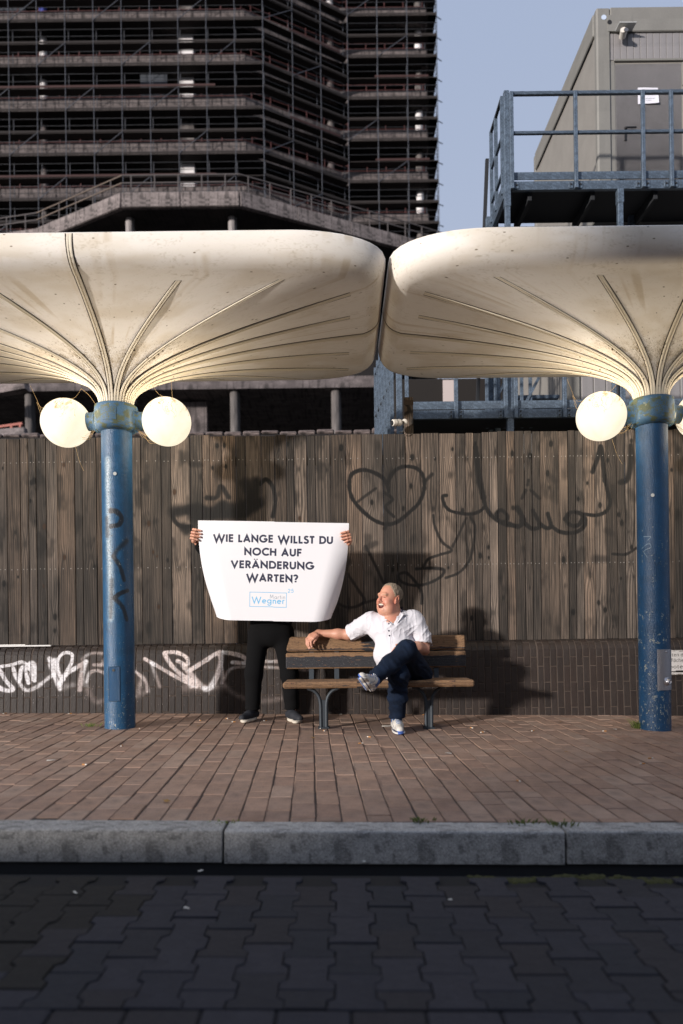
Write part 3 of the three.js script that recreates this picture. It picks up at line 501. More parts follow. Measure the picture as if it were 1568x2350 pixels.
      const pl2 = new THREE.PointLight(new THREE.Color(1.0, 0.86, 0.66), 1.9); pl2.name = 'lamp_light'; pl2.shadow.radius = 9; pl2.position.copy(gl.position); t.add(pl2);
    }
    // cobweb threads
    const R = rng(60 + which), webs = [];
    const th = (a, b, sag = 0.03) => webs.push(tube([a, a.clone().lerp(b, 0.5).add(V(0, -sag, 0)), b], 0.0011, 8, 4));
    th(V(-0.66, 2.83, 0), V(-0.75, 3.06, 0.02), -0.01); th(V(-0.64, 2.78, 0), V(-0.70, 2.92, 0.01)); th(V(-0.6, 2.87, 0.02), V(-0.70, 2.92, 0.01)); th(V(-0.42, 2.945, 0), V(-0.3, 3.03, 0.02)); th(V(-0.3, 3.03, 0.02), V(-0.17, 2.88, 0.02), -0.02);
    th(V(-0.3, 2.58, 0.02), V(-0.2, 2.66, 0.02)); th(V(-0.36, 2.53, 0.02), V(-0.28, 2.3, 0.04)); th(V(0.5, 2.945, 0), V(0.5, 3.1, 0.04)); th(V(0.44, 2.945, 0.02), V(0.32, 3.07, 0.02)); th(V(0.2, 2.66, 0.02), V(0.34, 2.55, 0.02)); th(V(0.24, 2.64, 0.02), V(0.36, 2.54, 0.03), 0.05);
    for (let i = 0; i < 9; i++) { const s = i & 1 ? 1 : -1; th(V(s * (0.17 + R() * 0.03), 2.65 + R() * 0.02, 0.03), V(s * (0.27 + R() * 0.1), 2.57 + R() * 0.04, R() * 0.1), R() * 0.05); }
    lift(stuffPart('cobweb', mg(webs), webM, t));
    const badge = at(which ? 1499 : 264, which ? 1136 : 1087, CZ - 0.13), bx = clamp((badge.x - X) / 0.133, -0.9, 0.9), ba = Math.asin(bx);
    part('badge', cyl(0.015, 0.015, 0.006, 0, 0, 0, 20).rotateX(Math.PI / 2).translate(0, 0, 0.133).rotateY(ba).translate(0, badge.y + up, 0), mat(hex('#c4c6c2'), 0.5), t);
    if (which === 0) {
      const hatch = part('hatch', new THREE.CylinderGeometry(0.1325, 0.1325, 0.295, 16, 1, true, -0.41, 0.72).translate(0, 0.395, 0), colM.clone(), t); hatch.material.map = null; hatch.material.color = hex('#1f4a6e');
      const fr = new THREE.BufferGeometry(); const pts = []; for (let i = 0; i <= 40; i++) { const u = i / 40 * 4, e = Math.floor(u) % 4, f = u - Math.floor(u), a0 = -0.43, a1 = 0.33, y0 = 0.245, y1 = 0.545; const a = e === 0 ? a0 + (a1 - a0) * f : e === 1 ? a1 : e === 2 ? a1 - (a1 - a0) * f : a0, y = e === 0 ? y0 : e === 1 ? y0 + (y1 - y0) * f : e === 2 ? y1 : y1 - (y1 - y0) * f; pts.push(V(0.1322 * Math.sin(a), y, 0.1322 * Math.cos(a))); }
      part('hatch_gap', new THREE.TubeGeometry(new THREE.CatmullRomCurve3(pts, true, 'catmullrom', 0.1), 120, 0.0022, 5, true), mat(hex('#12283a'), 0.8), hatch);
      part('lock', cyl(0.012, 0.012, 0.008, 0, 0, 0, 16).rotateX(Math.PI / 2).translate(0, 0.515, 0.134).rotateY(-0.06), mat(hex('#3a3836'), 0.5, { metalness: 0.6 }), hatch);
    } else {
      const pm = mat(hex('#a9a9ae'), 0.36, { metalness: 0.75, bumpMap: orange, bumpScale: 0.0008 });
      const p = part('metal_plate', new THREE.CylinderGeometry(0.1365, 0.1365, 0.355, 20, 1, true, -0.27, 1.32).translate(0, 0.535, 0), pm, t, 'bare metal service plate with a round knob');
      const kn = new THREE.LatheGeometry([[0.0, 0.03], [0.008, 0.03], [0.009, 0.024], [0.014, 0.022], [0.016, 0.03], [0.019, 0.03], [0.022, 0.018], [0.03, 0.008], [0.04, 0.0]].map((k) => new THREE.Vector2(...k)), 28).rotateX(Math.PI / 2).translate(0, 0.432, 0.134).rotateY(0.4);
      part('knob', kn, mat(hex('#b9b9bd'), 0.3, { metalness: 0.8 }), p);
      part('screw', new THREE.SphereGeometry(0.009, 12, 8).scale(1, 1, 0.6).translate(0, 0.69, 0.138).rotateY(0.36), pm, p);
    }
    return t;
  };
  build(0, -1.975, 'cream mushroom canopy on the light blue column with black sprayed letters, two glowing globe lamps');
  build(1, 2.77, 'cream mushroom canopy on the chipped dark blue column with a metal service plate');
}

// ───────────────────────── bench ─────────────────────────
{
  const plank = (seed, mode) => tex(1024, 128, (x, y) => { // mode: how much dark paint is left
    const u = x / 1024, v = y / 128, g = noise(x / 60 + seed, y / 1.8), g2 = noise(x / 18, y / 1.1 + seed), f = noise(x / 3, y / 1.3 + 5);
    let c = mixc([150, 118, 86], [104, 78, 56], 0.5 * g + 0.5 * g2); c = c.map((q) => q * (0.86 + 0.24 * f)); if (g2 > 0.82) c = c.map((q) => q * 0.55);
    const n = fbm(x / 46 + seed * 3, y / 9, 4), n2 = fbm(x / 16 + seed, y / 5, 3); let paint = 0;
    if (mode === 0) paint = smooth(0.5, 0.54, n * 0.55 + n2 * 0.2 + 0.34 * (1 - smooth(0.06, 0.22, v)) + 0.34 * smooth(0.34, 0.5, u) * (1 - smooth(0.6, 0.75, u)) * smooth(0.1, 0.3, v) * 0.9 - 0.02);
    if (mode === 1) paint = smooth(0.46, 0.5, n * 0.6 + n2 * 0.25 + 0.42 * (1 - smooth(0.66, 0.8, v)) - 0.16);
    if (mode === 2) paint = smooth(0.66, 0.7, n * 0.7 + n2 * 0.35 + 0.25 * (1 - smooth(0.05, 0.2, v)));
    const edge = paint > 0.05 && paint < 0.9; c = mixc(c, [40, 40, 44], paint); if (edge) c = mixc(c, [132, 74, 44], 0.5);
    if (paint > 0.9 && noise(x / 3, y / 2.4) > 0.9) c = [120, 116, 112];
    return c;
  });
  const X0 = -0.52, X1 = 1.155, xm = (X0 + X1) / 2, Lb = X1 - X0;
  const b = thing('bench', 'weathered wooden bench with peeling dark paint and Y shaped iron legs, man seated on it', 'bench', [xm, gy(xm), -6.1]);
  const dy = -gy(xm);
  const pg = (l, h, d, y, z, tilt, c = 0.008) => { const g = cbox(l, h, d, c, 0, 0), p = g.attributes.position, n = g.attributes.normal, u = g.attributes.uv; for (let i = 0; i < u.count; i++) u.setXY(i, p.getX(i) / l + 0.5, Math.abs(n.getY(i)) > 0.7 ? 0.75 + 0.25 * (p.getZ(i) / d + 0.5) : p.getY(i) / h + 0.5); return g.rotateX(tilt).translate(0, y, z); };
  const bump = tex(512, 64, (x, y) => { const v = 255 * noise(x / 22, y / 1.3); return [v, v, v]; }, { srgb: false });
  const pm = (s, m) => mat(hex('#ffffff'), 0.82, { map: plank(s, m), bumpMap: bump, bumpScale: 0.004 });
  const iron = mat(hex('#3a4046'), 0.55, { metalness: 0.45 });
  // seat planks, front one thick with a rounded nose
  const s0 = part('seat_plank', pg(Lb, 0.056, 0.105, dy + 0.392, 0.098, 0, 0.014), pm(2, 2), b);
  part('seat_plank', pg(Lb - 0.02, 0.04, 0.1, dy + 0.398, -0.012, 0.02), pm(5, 2), b); part('seat_plank', pg(Lb - 0.02, 0.04, 0.095, dy + 0.396, -0.118, 0.05), pm(8, 2), b);
  part('back_plank', pg(Lb + 0.01, 0.138, 0.045, dy + 0.732, -0.33, -0.16, 0.012), pm(3, 0), b);
  part('back_plank', pg(Lb + 0.01, 0.15, 0.045, dy + 0.578, -0.302, -0.14, 0.01), pm(13, 1), b);
  for (const px of [743, 982]) {
    const x = at(px, 1600, 6.1).x - xm, xg = gy(x + xm) - gy(xm);
    const leg = part('leg', mg([-1, 1].map((s) => { const pts = []; pts.push(V(x + s * 0.024, xg, 0.06), V(x + s * 0.025, 0.12, 0.06), V(x + s * 0.028, 0.235, 0.06), V(x + s * 0.045, 0.295, 0.06), V(x + s * 0.085, 0.34, 0.06), V(x + s * 0.14, 0.362 + dy * 0, 0.06)); return new THREE.TubeGeometry(new THREE.CatmullRomCurve3(pts), 28, 0.0155, 8).translate(0, 0, 0); }).concat([box(0.1, 0.014, 0.07, x, xg + 0.007, 0.06), box(0.05, 0.24, 0.012, x, xg + 0.13, 0.06)])), iron, b);
    for (const s of [-1, 1]) part('foot_bar', box(0.05, 0.012, 0.26, x + s * 0.12, 0.364, -0.02), iron, leg);
    for (const s of [-1, 1]) part('back_post', bar(V(x + s * 0.118, 0.362, -0.14), V(x + s * 0.118, 0.36, -0.27), 0.045, 0.012), iron, b), part('back_post', bar(V(x + s * 0.118, 0.362, -0.262), V(x + s * 0.118, 0.79 + dy, -0.368), 0.045, 0.014), iron, b);
  }
}

// ───────────────────────── bodies as distance fields ─────────────────────────
const smin = (a, b, k) => { const h = Math.max(k - Math.abs(a - b), 0) / k; return Math.min(a, b) - h * h * k * 0.25; };
const smax = (a, b, k) => -smin(-a, -b, k);
function cap(a, b, ra, rb = ra) { const bx = b.x - a.x, by = b.y - a.y, bz = b.z - a.z, L = bx * bx + by * by + bz * bz || 1e-9; return (x, y, z) => { const px = x - a.x, py = y - a.y, pz = z - a.z, t = Math.min(1, Math.max(0, (px * bx + py * by + pz * bz) / L)); return Math.hypot(px - bx * t, py - by * t, pz - bz * t) - (ra + (rb - ra) * t); }; }
function ell(c, r, q) { // ellipsoid, q: quaternion of its axes
  const m = q ? new THREE.Matrix3().setFromMatrix4(new THREE.Matrix4().makeRotationFromQuaternion(q.clone().invert())).elements : null;
  return (x, y, z) => { let px = x - c.x, py = y - c.y, pz = z - c.z; if (m) { const a = m[0] * px + m[3] * py + m[6] * pz, b = m[1] * px + m[4] * py + m[7] * pz; pz = m[2] * px + m[5] * py + m[8] * pz; px = a; py = b; } const k0 = Math.hypot(px / r[0], py / r[1], pz / r[2]), k1 = Math.hypot(px / (r[0] * r[0]), py / (r[1] * r[1]), pz / (r[2] * r[2])); return k1 < 1e-9 ? -Math.min(...r) : k0 * (k0 - 1) / k1; };
}
const union = (list, k) => (x, y, z) => { let d = list[0](x, y, z); for (let i = 1; i < list.length; i++) d = smin(d, list[i](x, y, z), k); return d; };
const planeAt = (p, n) => { const u = n.clone().normalize(), c = u.dot(p); return (x, y, z) => u.x * x + u.y * y + u.z * z - c; }; // negative behind the plane
// naive surface nets: one smooth closed surface from a field
function nets(f, lo, hi, cell, color) {
  const nx = Math.ceil((hi[0] - lo[0]) / cell) + 1, ny = Math.ceil((hi[1] - lo[1]) / cell) + 1, nz = Math.ceil((hi[2] - lo[2]) / cell) + 1;
  const F = new Float32Array(nx * ny * nz), id = (i, j, k) => (k * ny + j) * nx + i;
  for (let k = 0; k < nz; k += 1) for (let j = 0; j < ny; j++) for (let i = 0; i < nx; i++) F[id(i, j, k)] = f(lo[0] + i * cell, lo[1] + j * cell, lo[2] + k * cell);
  const vid = new Int32Array(nx * ny * nz).fill(-1), pos = [], idx = [];
  const C = [[0, 0, 0], [1, 0, 0], [0, 1, 0], [1, 1, 0], [0, 0, 1], [1, 0, 1], [0, 1, 1], [1, 1, 1]], E = [[0, 1], [2, 3], [4, 5], [6, 7], [0, 2], [1, 3], [4, 6], [5, 7], [0, 4], [1, 5], [2, 6], [3, 7]];
  for (let k = 0; k + 1 < nz; k++) for (let j = 0; j + 1 < ny; j++) for (let i = 0; i + 1 < nx; i++) {
    let neg = 0; const v = C.map(([a, b, c]) => { const q = F[id(i + a, j + b, k + c)]; if (q < 0) neg++; return q; }); if (neg === 0 || neg === 8) continue;
    let x = 0, y = 0, z = 0, n = 0; for (const [a, b] of E) if ((v[a] < 0) !== (v[b] < 0)) { const t = v[a] / (v[a] - v[b]); x += C[a][0] + (C[b][0] - C[a][0]) * t; y += C[a][1] + (C[b][1] - C[a][1]) * t; z += C[a][2] + (C[b][2] - C[a][2]) * t; n++; }
    vid[id(i, j, k)] = pos.length / 3; pos.push(lo[0] + (i + x / n) * cell, lo[1] + (j + y / n) * cell, lo[2] + (k + z / n) * cell);
  }
  const quad = (a, b, c, d, flip) => { if (a < 0 || b < 0 || c < 0 || d < 0) return; flip ? idx.push(a, c, b, a, d, c) : idx.push(a, b, c, a, c, d); };
  for (let k = 1; k + 1 < nz; k++) for (let j = 1; j + 1 < ny; j++) for (let i = 1; i + 1 < nx; i++) {
    const s = F[id(i, j, k)] < 0;
    if (s !== F[id(i + 1, j, k)] < 0) quad(vid[id(i, j - 1, k - 1)], vid[id(i, j, k - 1)], vid[id(i, j, k)], vid[id(i, j - 1, k)], !s);
    if (s !== F[id(i, j + 1, k)] < 0) quad(vid[id(i - 1, j, k - 1)], vid[id(i - 1, j, k)], vid[id(i, j, k)], vid[id(i, j, k - 1)], !s);
    if (s !== F[id(i, j, k + 1)] < 0) quad(vid[id(i - 1, j - 1, k)], vid[id(i, j - 1, k)], vid[id(i, j, k)], vid[id(i - 1, j, k)], !s);
  }
  const nor = new Float32Array(pos.length), col = color ? new Float32Array(pos.length) : null, e = cell * 0.6;
  for (let i = 0; i < pos.length; i += 3) { const x = pos[i], y = pos[i + 1], z = pos[i + 2], n = V(f(x + e, y, z) - f(x - e, y, z), f(x, y + e, z) - f(x, y - e, z), f(x, y, z + e) - f(x, y, z - e)).normalize(); nor[i] = n.x; nor[i + 1] = n.y; nor[i + 2] = n.z; if (col) { const c = color(x, y, z, n); col[i] = c[0]; col[i + 1] = c[1]; col[i + 2] = c[2]; } }
  const g = new THREE.BufferGeometry(); g.setAttribute('position', new THREE.Float32BufferAttribute(pos, 3)); g.setAttribute('normal', new THREE.BufferAttribute(nor, 3)); if (col) g.setAttribute('color', new THREE.BufferAttribute(col, 3));
  const uv = new Float32Array(pos.length / 3 * 2); for (let i = 0; i < pos.length / 3; i++) { uv[2 * i] = pos[3 * i] + pos[3 * i + 2] * 0.6; uv[2 * i + 1] = pos[3 * i + 1] + pos[3 * i + 2] * 0.3; } g.setAttribute('uv', new THREE.BufferAttribute(uv, 2)); g.setIndex(idx); return g;
}
const bounds = (pts, m) => { const lo = [1e9, 1e9, 1e9], hi = [-1e9, -1e9, -1e9]; for (const p of pts) p.toArray().forEach((v, i) => { lo[i] = Math.min(lo[i], v - m); hi[i] = Math.max(hi[i], v + m); }); return [lo, hi]; };
const SKIN = [0.50, 0.265, 0.17], SKIN2 = [0.54, 0.235, 0.165];
const skinM = new THREE.MeshPhysicalMaterial({ vertexColors: true, roughness: 0.5, sheen: 0.1 });
const n3 = (x, y, z) => 0.5 * (noise(x + z * 0.7, y) + noise(z - x * 0.3 + 50, y + x * 0.6));
// a head in its own frame (y up, z toward the nose), s = size; returns the skin geometry and the hair geometry
function makeHead(O, quat, s, laughing) {
  const inv = new THREE.Matrix4().makeRotationFromQuaternion(quat.clone().invert()).elements, L = (x, y, z) => { const a = (x - O.x) / s, b = (y - O.y) / s, c = (z - O.z) / s; return [inv[0] * a + inv[4] * b + inv[8] * c, inv[1] * a + inv[5] * b + inv[9] * c, inv[2] * a + inv[6] * b + inv[10] * c]; };
  const v = V, prims = [
    [ell(v(0, 0.042, -0.018), [0.076, 0.08, 0.096]), 0.02], [ell(v(0, -0.03, 0.024), [0.071, 0.09, 0.066]), 0.03], [ell(v(0, -0.098, 0.052), [0.034, 0.024, 0.03]), 0.03],
    [ell(v(0.04, -0.036, 0.056), [0.028, 0.03, 0.026]), 0.02], [ell(v(-0.04, -0.036, 0.056), [0.028, 0.03, 0.026]), 0.02], [ell(v(0.055, -0.08, 0.02), [0.026, 0.036, 0.04]), 0.03], [ell(v(-0.055, -0.08, 0.02), [0.026, 0.036, 0.04]), 0.03],
    [cap(v(-0.036, 0.022, 0.078), v(0.036, 0.022, 0.078), 0.013), 0.018], [cap(v(0, 0.012, 0.088), v(0, -0.03, 0.107), 0.0095, 0.0155), 0.012], [cap(v(-0.014, -0.035, 0.094), v(0.014, -0.035, 0.094), 0.0095), 0.008],
    [ell(v(0, -0.118, 0.012), [0.062, 0.032, 0.058]), 0.03],
  ];
  const ears = [1, -1].map((q) => ell(v(q * 0.083, -0.004, -0.012), [0.011, 0.037, 0.024], new THREE.Quaternion().setFromEuler(new THREE.Euler(-0.2, q * 0.35, -q * 0.12))));
  const earHole = [1, -1].map((q) => ell(v(q * 0.094, -0.002, -0.004), [0.008, 0.02, 0.012]));
  const eyes = [1, -1].map((q) => ell(v(q * 0.032, -0.001, 0.079), [0.0115, 0.0048, 0.0105])), sock = [1, -1].map((q) => ell(v(q * 0.033, 0.0, 0.096), [0.017, 0.0055, 0.014]));
  const mouth = ell(v(0, -0.069, 0.087), [0.031, 0.0185, 0.027]), lipU = cap(v(-0.028, -0.052, 0.08), v(0.028, -0.052, 0.08), 0.006), lipL = cap(v(-0.02, -0.096, 0.07), v(0.02, -0.096, 0.07), 0.0075);
  const crease = [1, -1].map((q) => cap(v(q * 0.022, -0.03, 0.092), v(q * 0.046, -0.066, 0.07), 0.0035));
  const teeth = ell(v(0, -0.0595, 0.0755), [0.026, 0.0068, 0.012]), teeth2 = ell(v(0, -0.0885, 0.062), [0.015, 0.003, 0.009]);
  const loc = (x, y, z) => {
    let d = prims[0][0](x, y, z); for (let i = 1; i < prims.length; i++) d = smin(d, prims[i][0](x, y, z), prims[i][1]);
    d = smin(d, lipU(x, y, z), 0.01); d = smin(d, lipL(x, y, z), 0.012);
    for (let i = 0; i < 2; i++) { d = smax(d, -sock[i](x, y, z), 0.008); d = smin(d, eyes[i](x, y, z), 0.002); d = smin(d, ears[i](x, y, z), 0.008); d = smax(d, -earHole[i](x, y, z), 0.004); d = smax(d, -crease[i](x, y, z), 0.008); }
    if (laughing) { d = smax(d, -mouth(x, y, z), 0.004); d = Math.min(d, teeth(x, y, z), teeth2(x, y, z)); }
    return d;
  };
  const color = (X, Y, Z) => {
    const [x, y, z] = L(X, Y, Z);
    if (laughing && mouth(x, y, z) < 0.0025) { if (teeth(x, y, z) < 0.0015 || teeth2(x, y, z) < 0.0012) return [0.72, 0.66, 0.56]; if (mouth(x, y, z) < 0.0018) return [0.11, 0.02, 0.018]; }
    for (let i = 0; i < 2; i++) if (eyes[i](x, y, z) < 0.0015 && z > 0.085) { const px = x - (i ? -0.032 : 0.032) ; return Math.abs(px + 0.003) < 0.0065 ? [0.02, 0.022, 0.025] : [0.2, 0.15, 0.12]; }
    let c = mixc(SKIN, SKIN2, clamp(n3(X * 60, Y * 60, Z * 60)));
    const red = Math.exp(-((Math.abs(x) - 0.042) ** 2 + (y + 0.03) ** 2) / 0.0011) * (z > 0 ? 1 : 0) + Math.exp(-(x * x + (y + 0.028) ** 2) / 0.0005) * (z > 0.08 ? 1 : 0) + (Math.abs(x) > 0.074 ? 0.8 : 0); c = mixc(c, [0.55, 0.19, 0.13], clamp(red * 0.55));
    if (lipU(x, y, z) < 0.002 || lipL(x, y, z) < 0.002) c = mixc(c, [0.46, 0.15, 0.12], 0.7);
    const brow = Math.abs(y - 0.021 + 0.12 * (Math.abs(x) - 0.03) ** 2 / 0.03) < 0.0042 && Math.abs(x) > 0.014 && Math.abs(x) < 0.05 && z > 0.05; if (brow) c = mixc(c, [0.28, 0.19, 0.12], 0.65);
    const beard = smooth(-0.045, -0.07, y) * smooth(0.5, 0.8, n3(X * 300, Y * 300, Z * 300)); c = mixc(c, [0.36, 0.26, 0.22], beard * 0.3);
    return c;
  };
  const field = (X, Y, Z) => { const [x, y, z] = L(X, Y, Z); return loc(x, y, z) * s; };
  // short hair: a shell over the skull behind the hairline
  const hairBase = ell(v(0, 0.044, -0.02), [0.0795, 0.083, 0.0995]);
  const hair = (X, Y, Z) => { const [x, y, z] = L(X, Y, Z); const line = z - 0.034 + 0.42 * Math.max(0, 0.085 - y) - 0.1 * Math.max(0, Math.abs(x) - 0.03) - 0.015 * (1 - Math.min(1, Math.abs(x) / 0.03)) + 0.006 * (n3(x * 160, y * 160, z * 160) - 0.5); const low = -0.045 + 0.02 * smooth(-0.06, 0, z) - y; return smax(smax(hairBase(x, y, z) + 0.002 - 0.010 * n3(x * 330, y * 150, z * 330), line, 0.008), low, 0.01) * s; };
  return { field, color, hair };
}
const cloth = (c, r = 0.9, o = {}) => new THREE.MeshPhysicalMaterial({ color: c, roughness: r, sheen: 0.25, sheenRoughness: 0.6, sheenColor: c, ...o });
// one finger: chain of joints -> capsules
const finger = (pts, r0, r1) => { const l = []; for (let i = 0; i + 1 < pts.length; i++) { const f = i / (pts.length - 1), g = (i + 1) / (pts.length - 1); l.push(cap(pts[i], pts[i + 1], r0 + (r1 - r0) * f, r0 + (r1 - r0) * g)); } return l; };
const skinColor = (x, y, z) => mixc(SKIN, SKIN2, clamp(n3(x * 60, y * 60, z * 60) * 0.9));

// ───────────────────────── the seated man ─────────────────────────
{
  const P0 = at(924, 1540, 6.2), Be = at(910, 1500, 6.12), Ch = at(898, 1447, 6.18), Nk = at(901, 1412, 6.19), Sr = at(851, 1427, 6.22), Sl = at(950, 1423, 6.2);
  const El = at(800, 1456, 6.36), Wr = at(731, 1453, 6.385), Ela = at(974, 1488, 6.17), Wl = at(932, 1483, 5.98);
  const HR = at(922, 1545, 6.2), KR = at(914, 1546, 5.76), AR = at(912, 1646, 5.9), HL = at(960, 1548, 6.2), KL = at(933, 1493, 5.76), AL = at(858, 1556, 5.56);
  const HO = at(893, 1374, 6.16);
  const yaw = -0.86, hq = new THREE.Quaternion().setFromEuler(new THREE.Euler(-0.14, yaw, -0.05, 'YXZ'));
  const head = makeHead(HO, hq, 1.12, true);
  const base = V(KR.x, gy(KR.x), -6.05);
  const man = thing('person', 'laughing man in white short sleeved shirt and dark jeans sitting cross legged on the bench', 'person', base.toArray());
  const home = (g) => g.translate(-base.x, -base.y, -base.z);
  // skin: neck, chest, arms and a slimmer body under the clothes
  const core = union([cap(P0, Be, 0.12, 0.12), cap(Be, Ch, 0.13, 0.12), cap(Sr, Sl, 0.05, 0.05), cap(HR, KR, 0.07, 0.05), cap(KR, AR, 0.048, 0.036), cap(HL, KL, 0.07, 0.05), cap(KL, AL, 0.048, 0.036)], 0.05);
  const neck = union([cap(Nk.clone().add(V(0.005, -0.035, 0)), HO.clone().add(V(0.02, -0.04, -0.015)), 0.08, 0.072), ell(Ch.clone().add(V(0, 0.07, 0.05)), [0.1, 0.08, 0.075])], 0.03);
  const arms = union([cap(Sr, El, 0.06, 0.047), cap(El, El.clone().lerp(Wr, 0.35), 0.049, 0.046), cap(El.clone().lerp(Wr, 0.35), Wr, 0.046, 0.03), cap(Sl, Ela, 0.066, 0.056), cap(Ela, Ela.clone().lerp(Wl, 0.4), 0.056, 0.05), cap(Ela.clone().lerp(Wl, 0.4), Wl, 0.05, 0.033)], 0.03);
  const bodyF = (x, y, z) => smin(smin(core(x, y, z), neck(x, y, z), 0.03), arms(x, y, z), 0.03);
  const [lo, hi] = bounds([P0, Sr, Sl, El, Wr, KL, AL, AR, HO.clone().add(V(0, -0.16, 0))], 0.13);
  const headLo = HO.clone().add(V(-0.16, -0.2, -0.16)), headHi = HO.clone().add(V(0.16, 0.16, 0.16));
  const bodyMesh = nets((x, y, z) => { const d = bodyF(x, y, z); return d; }, lo, hi, 0.012, skinColor);
  const headMesh = nets((x, y, z) => smin(head.field(x, y, z), neck(x, y, z), 0.025), headLo.toArray(), headHi.toArray(), 0.0032, (x, y, z) => { const c = head.color(x, y, z); return c; });
  // right hand hanging over the top plank
  const K = (px, py, z) => at(px, py, z);
  const kn = [K(712, 1458, 6.36), K(713, 1461, 6.335), K(716, 1463, 6.315), K(720, 1465, 6.30)];
  const tips = [[K(704, 1467, 6.355), K(704, 1478, 6.35), K(709, 1485, 6.345)], [K(706, 1471, 6.33), K(706, 1481, 6.325), K(710, 1488, 6.32)], [K(709, 1472, 6.31), K(709, 1482, 6.30), K(712, 1487, 6.298)], [K(714, 1472, 6.292), K(714, 1479, 6.285), K(716, 1484, 6.283)]];
  const handR = [cap(Wr, K(722, 1458, 6.36), 0.03, 0.03), cap(K(722, 1456, 6.37), kn[0], 0.024, 0.017), cap(K(722, 1457, 6.355), kn[1], 0.024, 0.017), cap(K(724, 1458, 6.34), kn[2], 0.023, 0.017), cap(K(726, 1459, 6.325), kn[3], 0.023, 0.016)];
  kn.forEach((k, i) => handR.push(...finger([k, ...tips[i]], 0.0125, 0.0085)));
  const thumbR = finger([K(729, 1459, 6.33), K(724, 1468, 6.31), K(719, 1477, 6.30)], 0.0145, 0.009); handR.push(...thumbR);
  const hF = (() => { const palm = union(handR.slice(0, 5), 0.012), rest = handR.slice(5); return (x, y, z) => { let d = palm(x, y, z); for (const f of rest) d = smin(d, f(x, y, z), 0.006); return smin(d, cap(El, Wr, 0.049, 0.031)(x, y, z), 0.02); }; })();
  const nailCol = (tipList) => (x, y, z) => { let c = skinColor(x, y, z); for (const t of tipList) { const q = t[t.length - 1]; if (Math.hypot(x - q.x, y - q.y, z - q.z) < 0.011) c = mixc(c, [0.66, 0.36, 0.3], 0.6); } return c; };
  const [hlo, hhi] = bounds([Wr, ...kn, ...tips.flat(), K(724, 1474, 6.3)], 0.035);
  const handMesh = nets(hF, hlo, hhi, 0.0032, nailCol(tips));
  // left hand resting in the lap behind the raised knee
  const hl = [cap(Wl, K(921, 1487, 5.93), 0.03, 0.026)]; const hl0 = K(921, 1487, 5.93); const lt = [];
  for (let i = 0; i < 4; i++) { const a = hl0.clone().add(V(-0.02 - 0.004 * i, 0.012 - 0.012 * i, 0.02 - 0.012 * i)), b = a.clone().add(V(-0.035, -0.012, 0.006)), c = b.clone().add(V(-0.022, -0.022, 0.002)); lt.push([b, c]); hl.push(cap(hl0, a, 0.02, 0.013), ...finger([a, b, c], 0.0115, 0.0085)); }
  hl.push(...finger([hl0.clone().add(V(0.0, 0.018, 0.015)), hl0.clone().add(V(-0.025, 0.03, 0.03)), hl0.clone().add(V(-0.045, 0.028, 0.034))], 0.013, 0.009));
  const hlF = (x, y, z) => { let d = hl[0](x, y, z); for (let i = 1; i < hl.length; i++) d = smin(d, hl[i](x, y, z), 0.007); return smin(d, cap(Ela, Wl, 0.05, 0.033)(x, y, z), 0.02); };
  const [l0, l1] = bounds([Wl, hl0, ...lt.flat()], 0.04);
  const hlMesh = nets(hlF, l0, l1, 0.0035, nailCol(lt));
  const mergeC = (list) => { const g = mergeGeometries(list.map((q) => q), false); return g; };
  part('body', home(mergeC([bodyMesh, headMesh, handMesh, hlMesh])), skinM, man);
  const body = man.children[0];
  const hm = new THREE.MeshStandardMaterial({ color: lin(0.2, 0.16, 0.125), roughness: 0.85, vertexColors: true });
  part('hair', home(nets(head.hair, headLo.toArray(), headHi.toArray(), 0.0032, (x, y, z) => { const k = 0.65 + 0.7 * n3(x * 260, y * 90, z * 260); return [k, k * (0.9 + 0.1 * k), k * 0.95]; })), hm, man);
  // shirt
  const sleeveR = Sr.clone().lerp(El, 0.92), sleeveL = Sl.clone().lerp(Ela, 0.84);
  const trunk = union([ell(P0.clone().add(V(0, 0.0, 0)), [0.235, 0.15, 0.165]), ell(Be, [0.212, 0.17, 0.165]), ell(Ch, [0.205, 0.15, 0.14]), cap(Sr.clone().lerp(Ch, 0.25).add(V(0, 0.0, 0)), Sl.clone().lerp(Ch, 0.15), 0.095, 0.09), cap(Nk.clone().add(V(0, -0.03, 0)), Ch, 0.085, 0.11)], 0.07);
  const slR = (() => { const a = cap(Sr, El, 0.098, 0.074), p = planeAt(sleeveR, El.clone().sub(Sr)); return (x, y, z) => smax(a(x, y, z), p(x, y, z), 0.006); })();
  const slL = (() => { const a = cap(Sl, Ela.clone().add(V(0.004, 0, 0)), 0.096, 0.084), p = planeAt(sleeveL, Ela.clone().sub(Sl).add(V(-0.12, -0.05, 0.06))); return (x, y, z) => smax(a(x, y, z), p(x, y, z), 0.006); })();
  const neckCut = ell(Nk.clone().add(V(-0.005, 0.045, 0.04)), [0.082, 0.085, 0.1]), vCut = cap(Nk.clone().add(V(-0.01, 0.01, 0.11)), Nk.clone().add(V(0.002, -0.075, 0.15)), 0.052, 0.012);
  const hem = (x, y, z) => (P0.y - 0.055 + 0.02 * Math.sin(x * 9)) - y;
  const lapCut = union([cap(HL, KL, 0.1, 0.078), cap(HR, KR, 0.1, 0.08)], 0.05);
  const rid = (u, v) => { const n = noise(u, v); return Math.pow(1 - Math.abs(2 * n - 1), 3); };
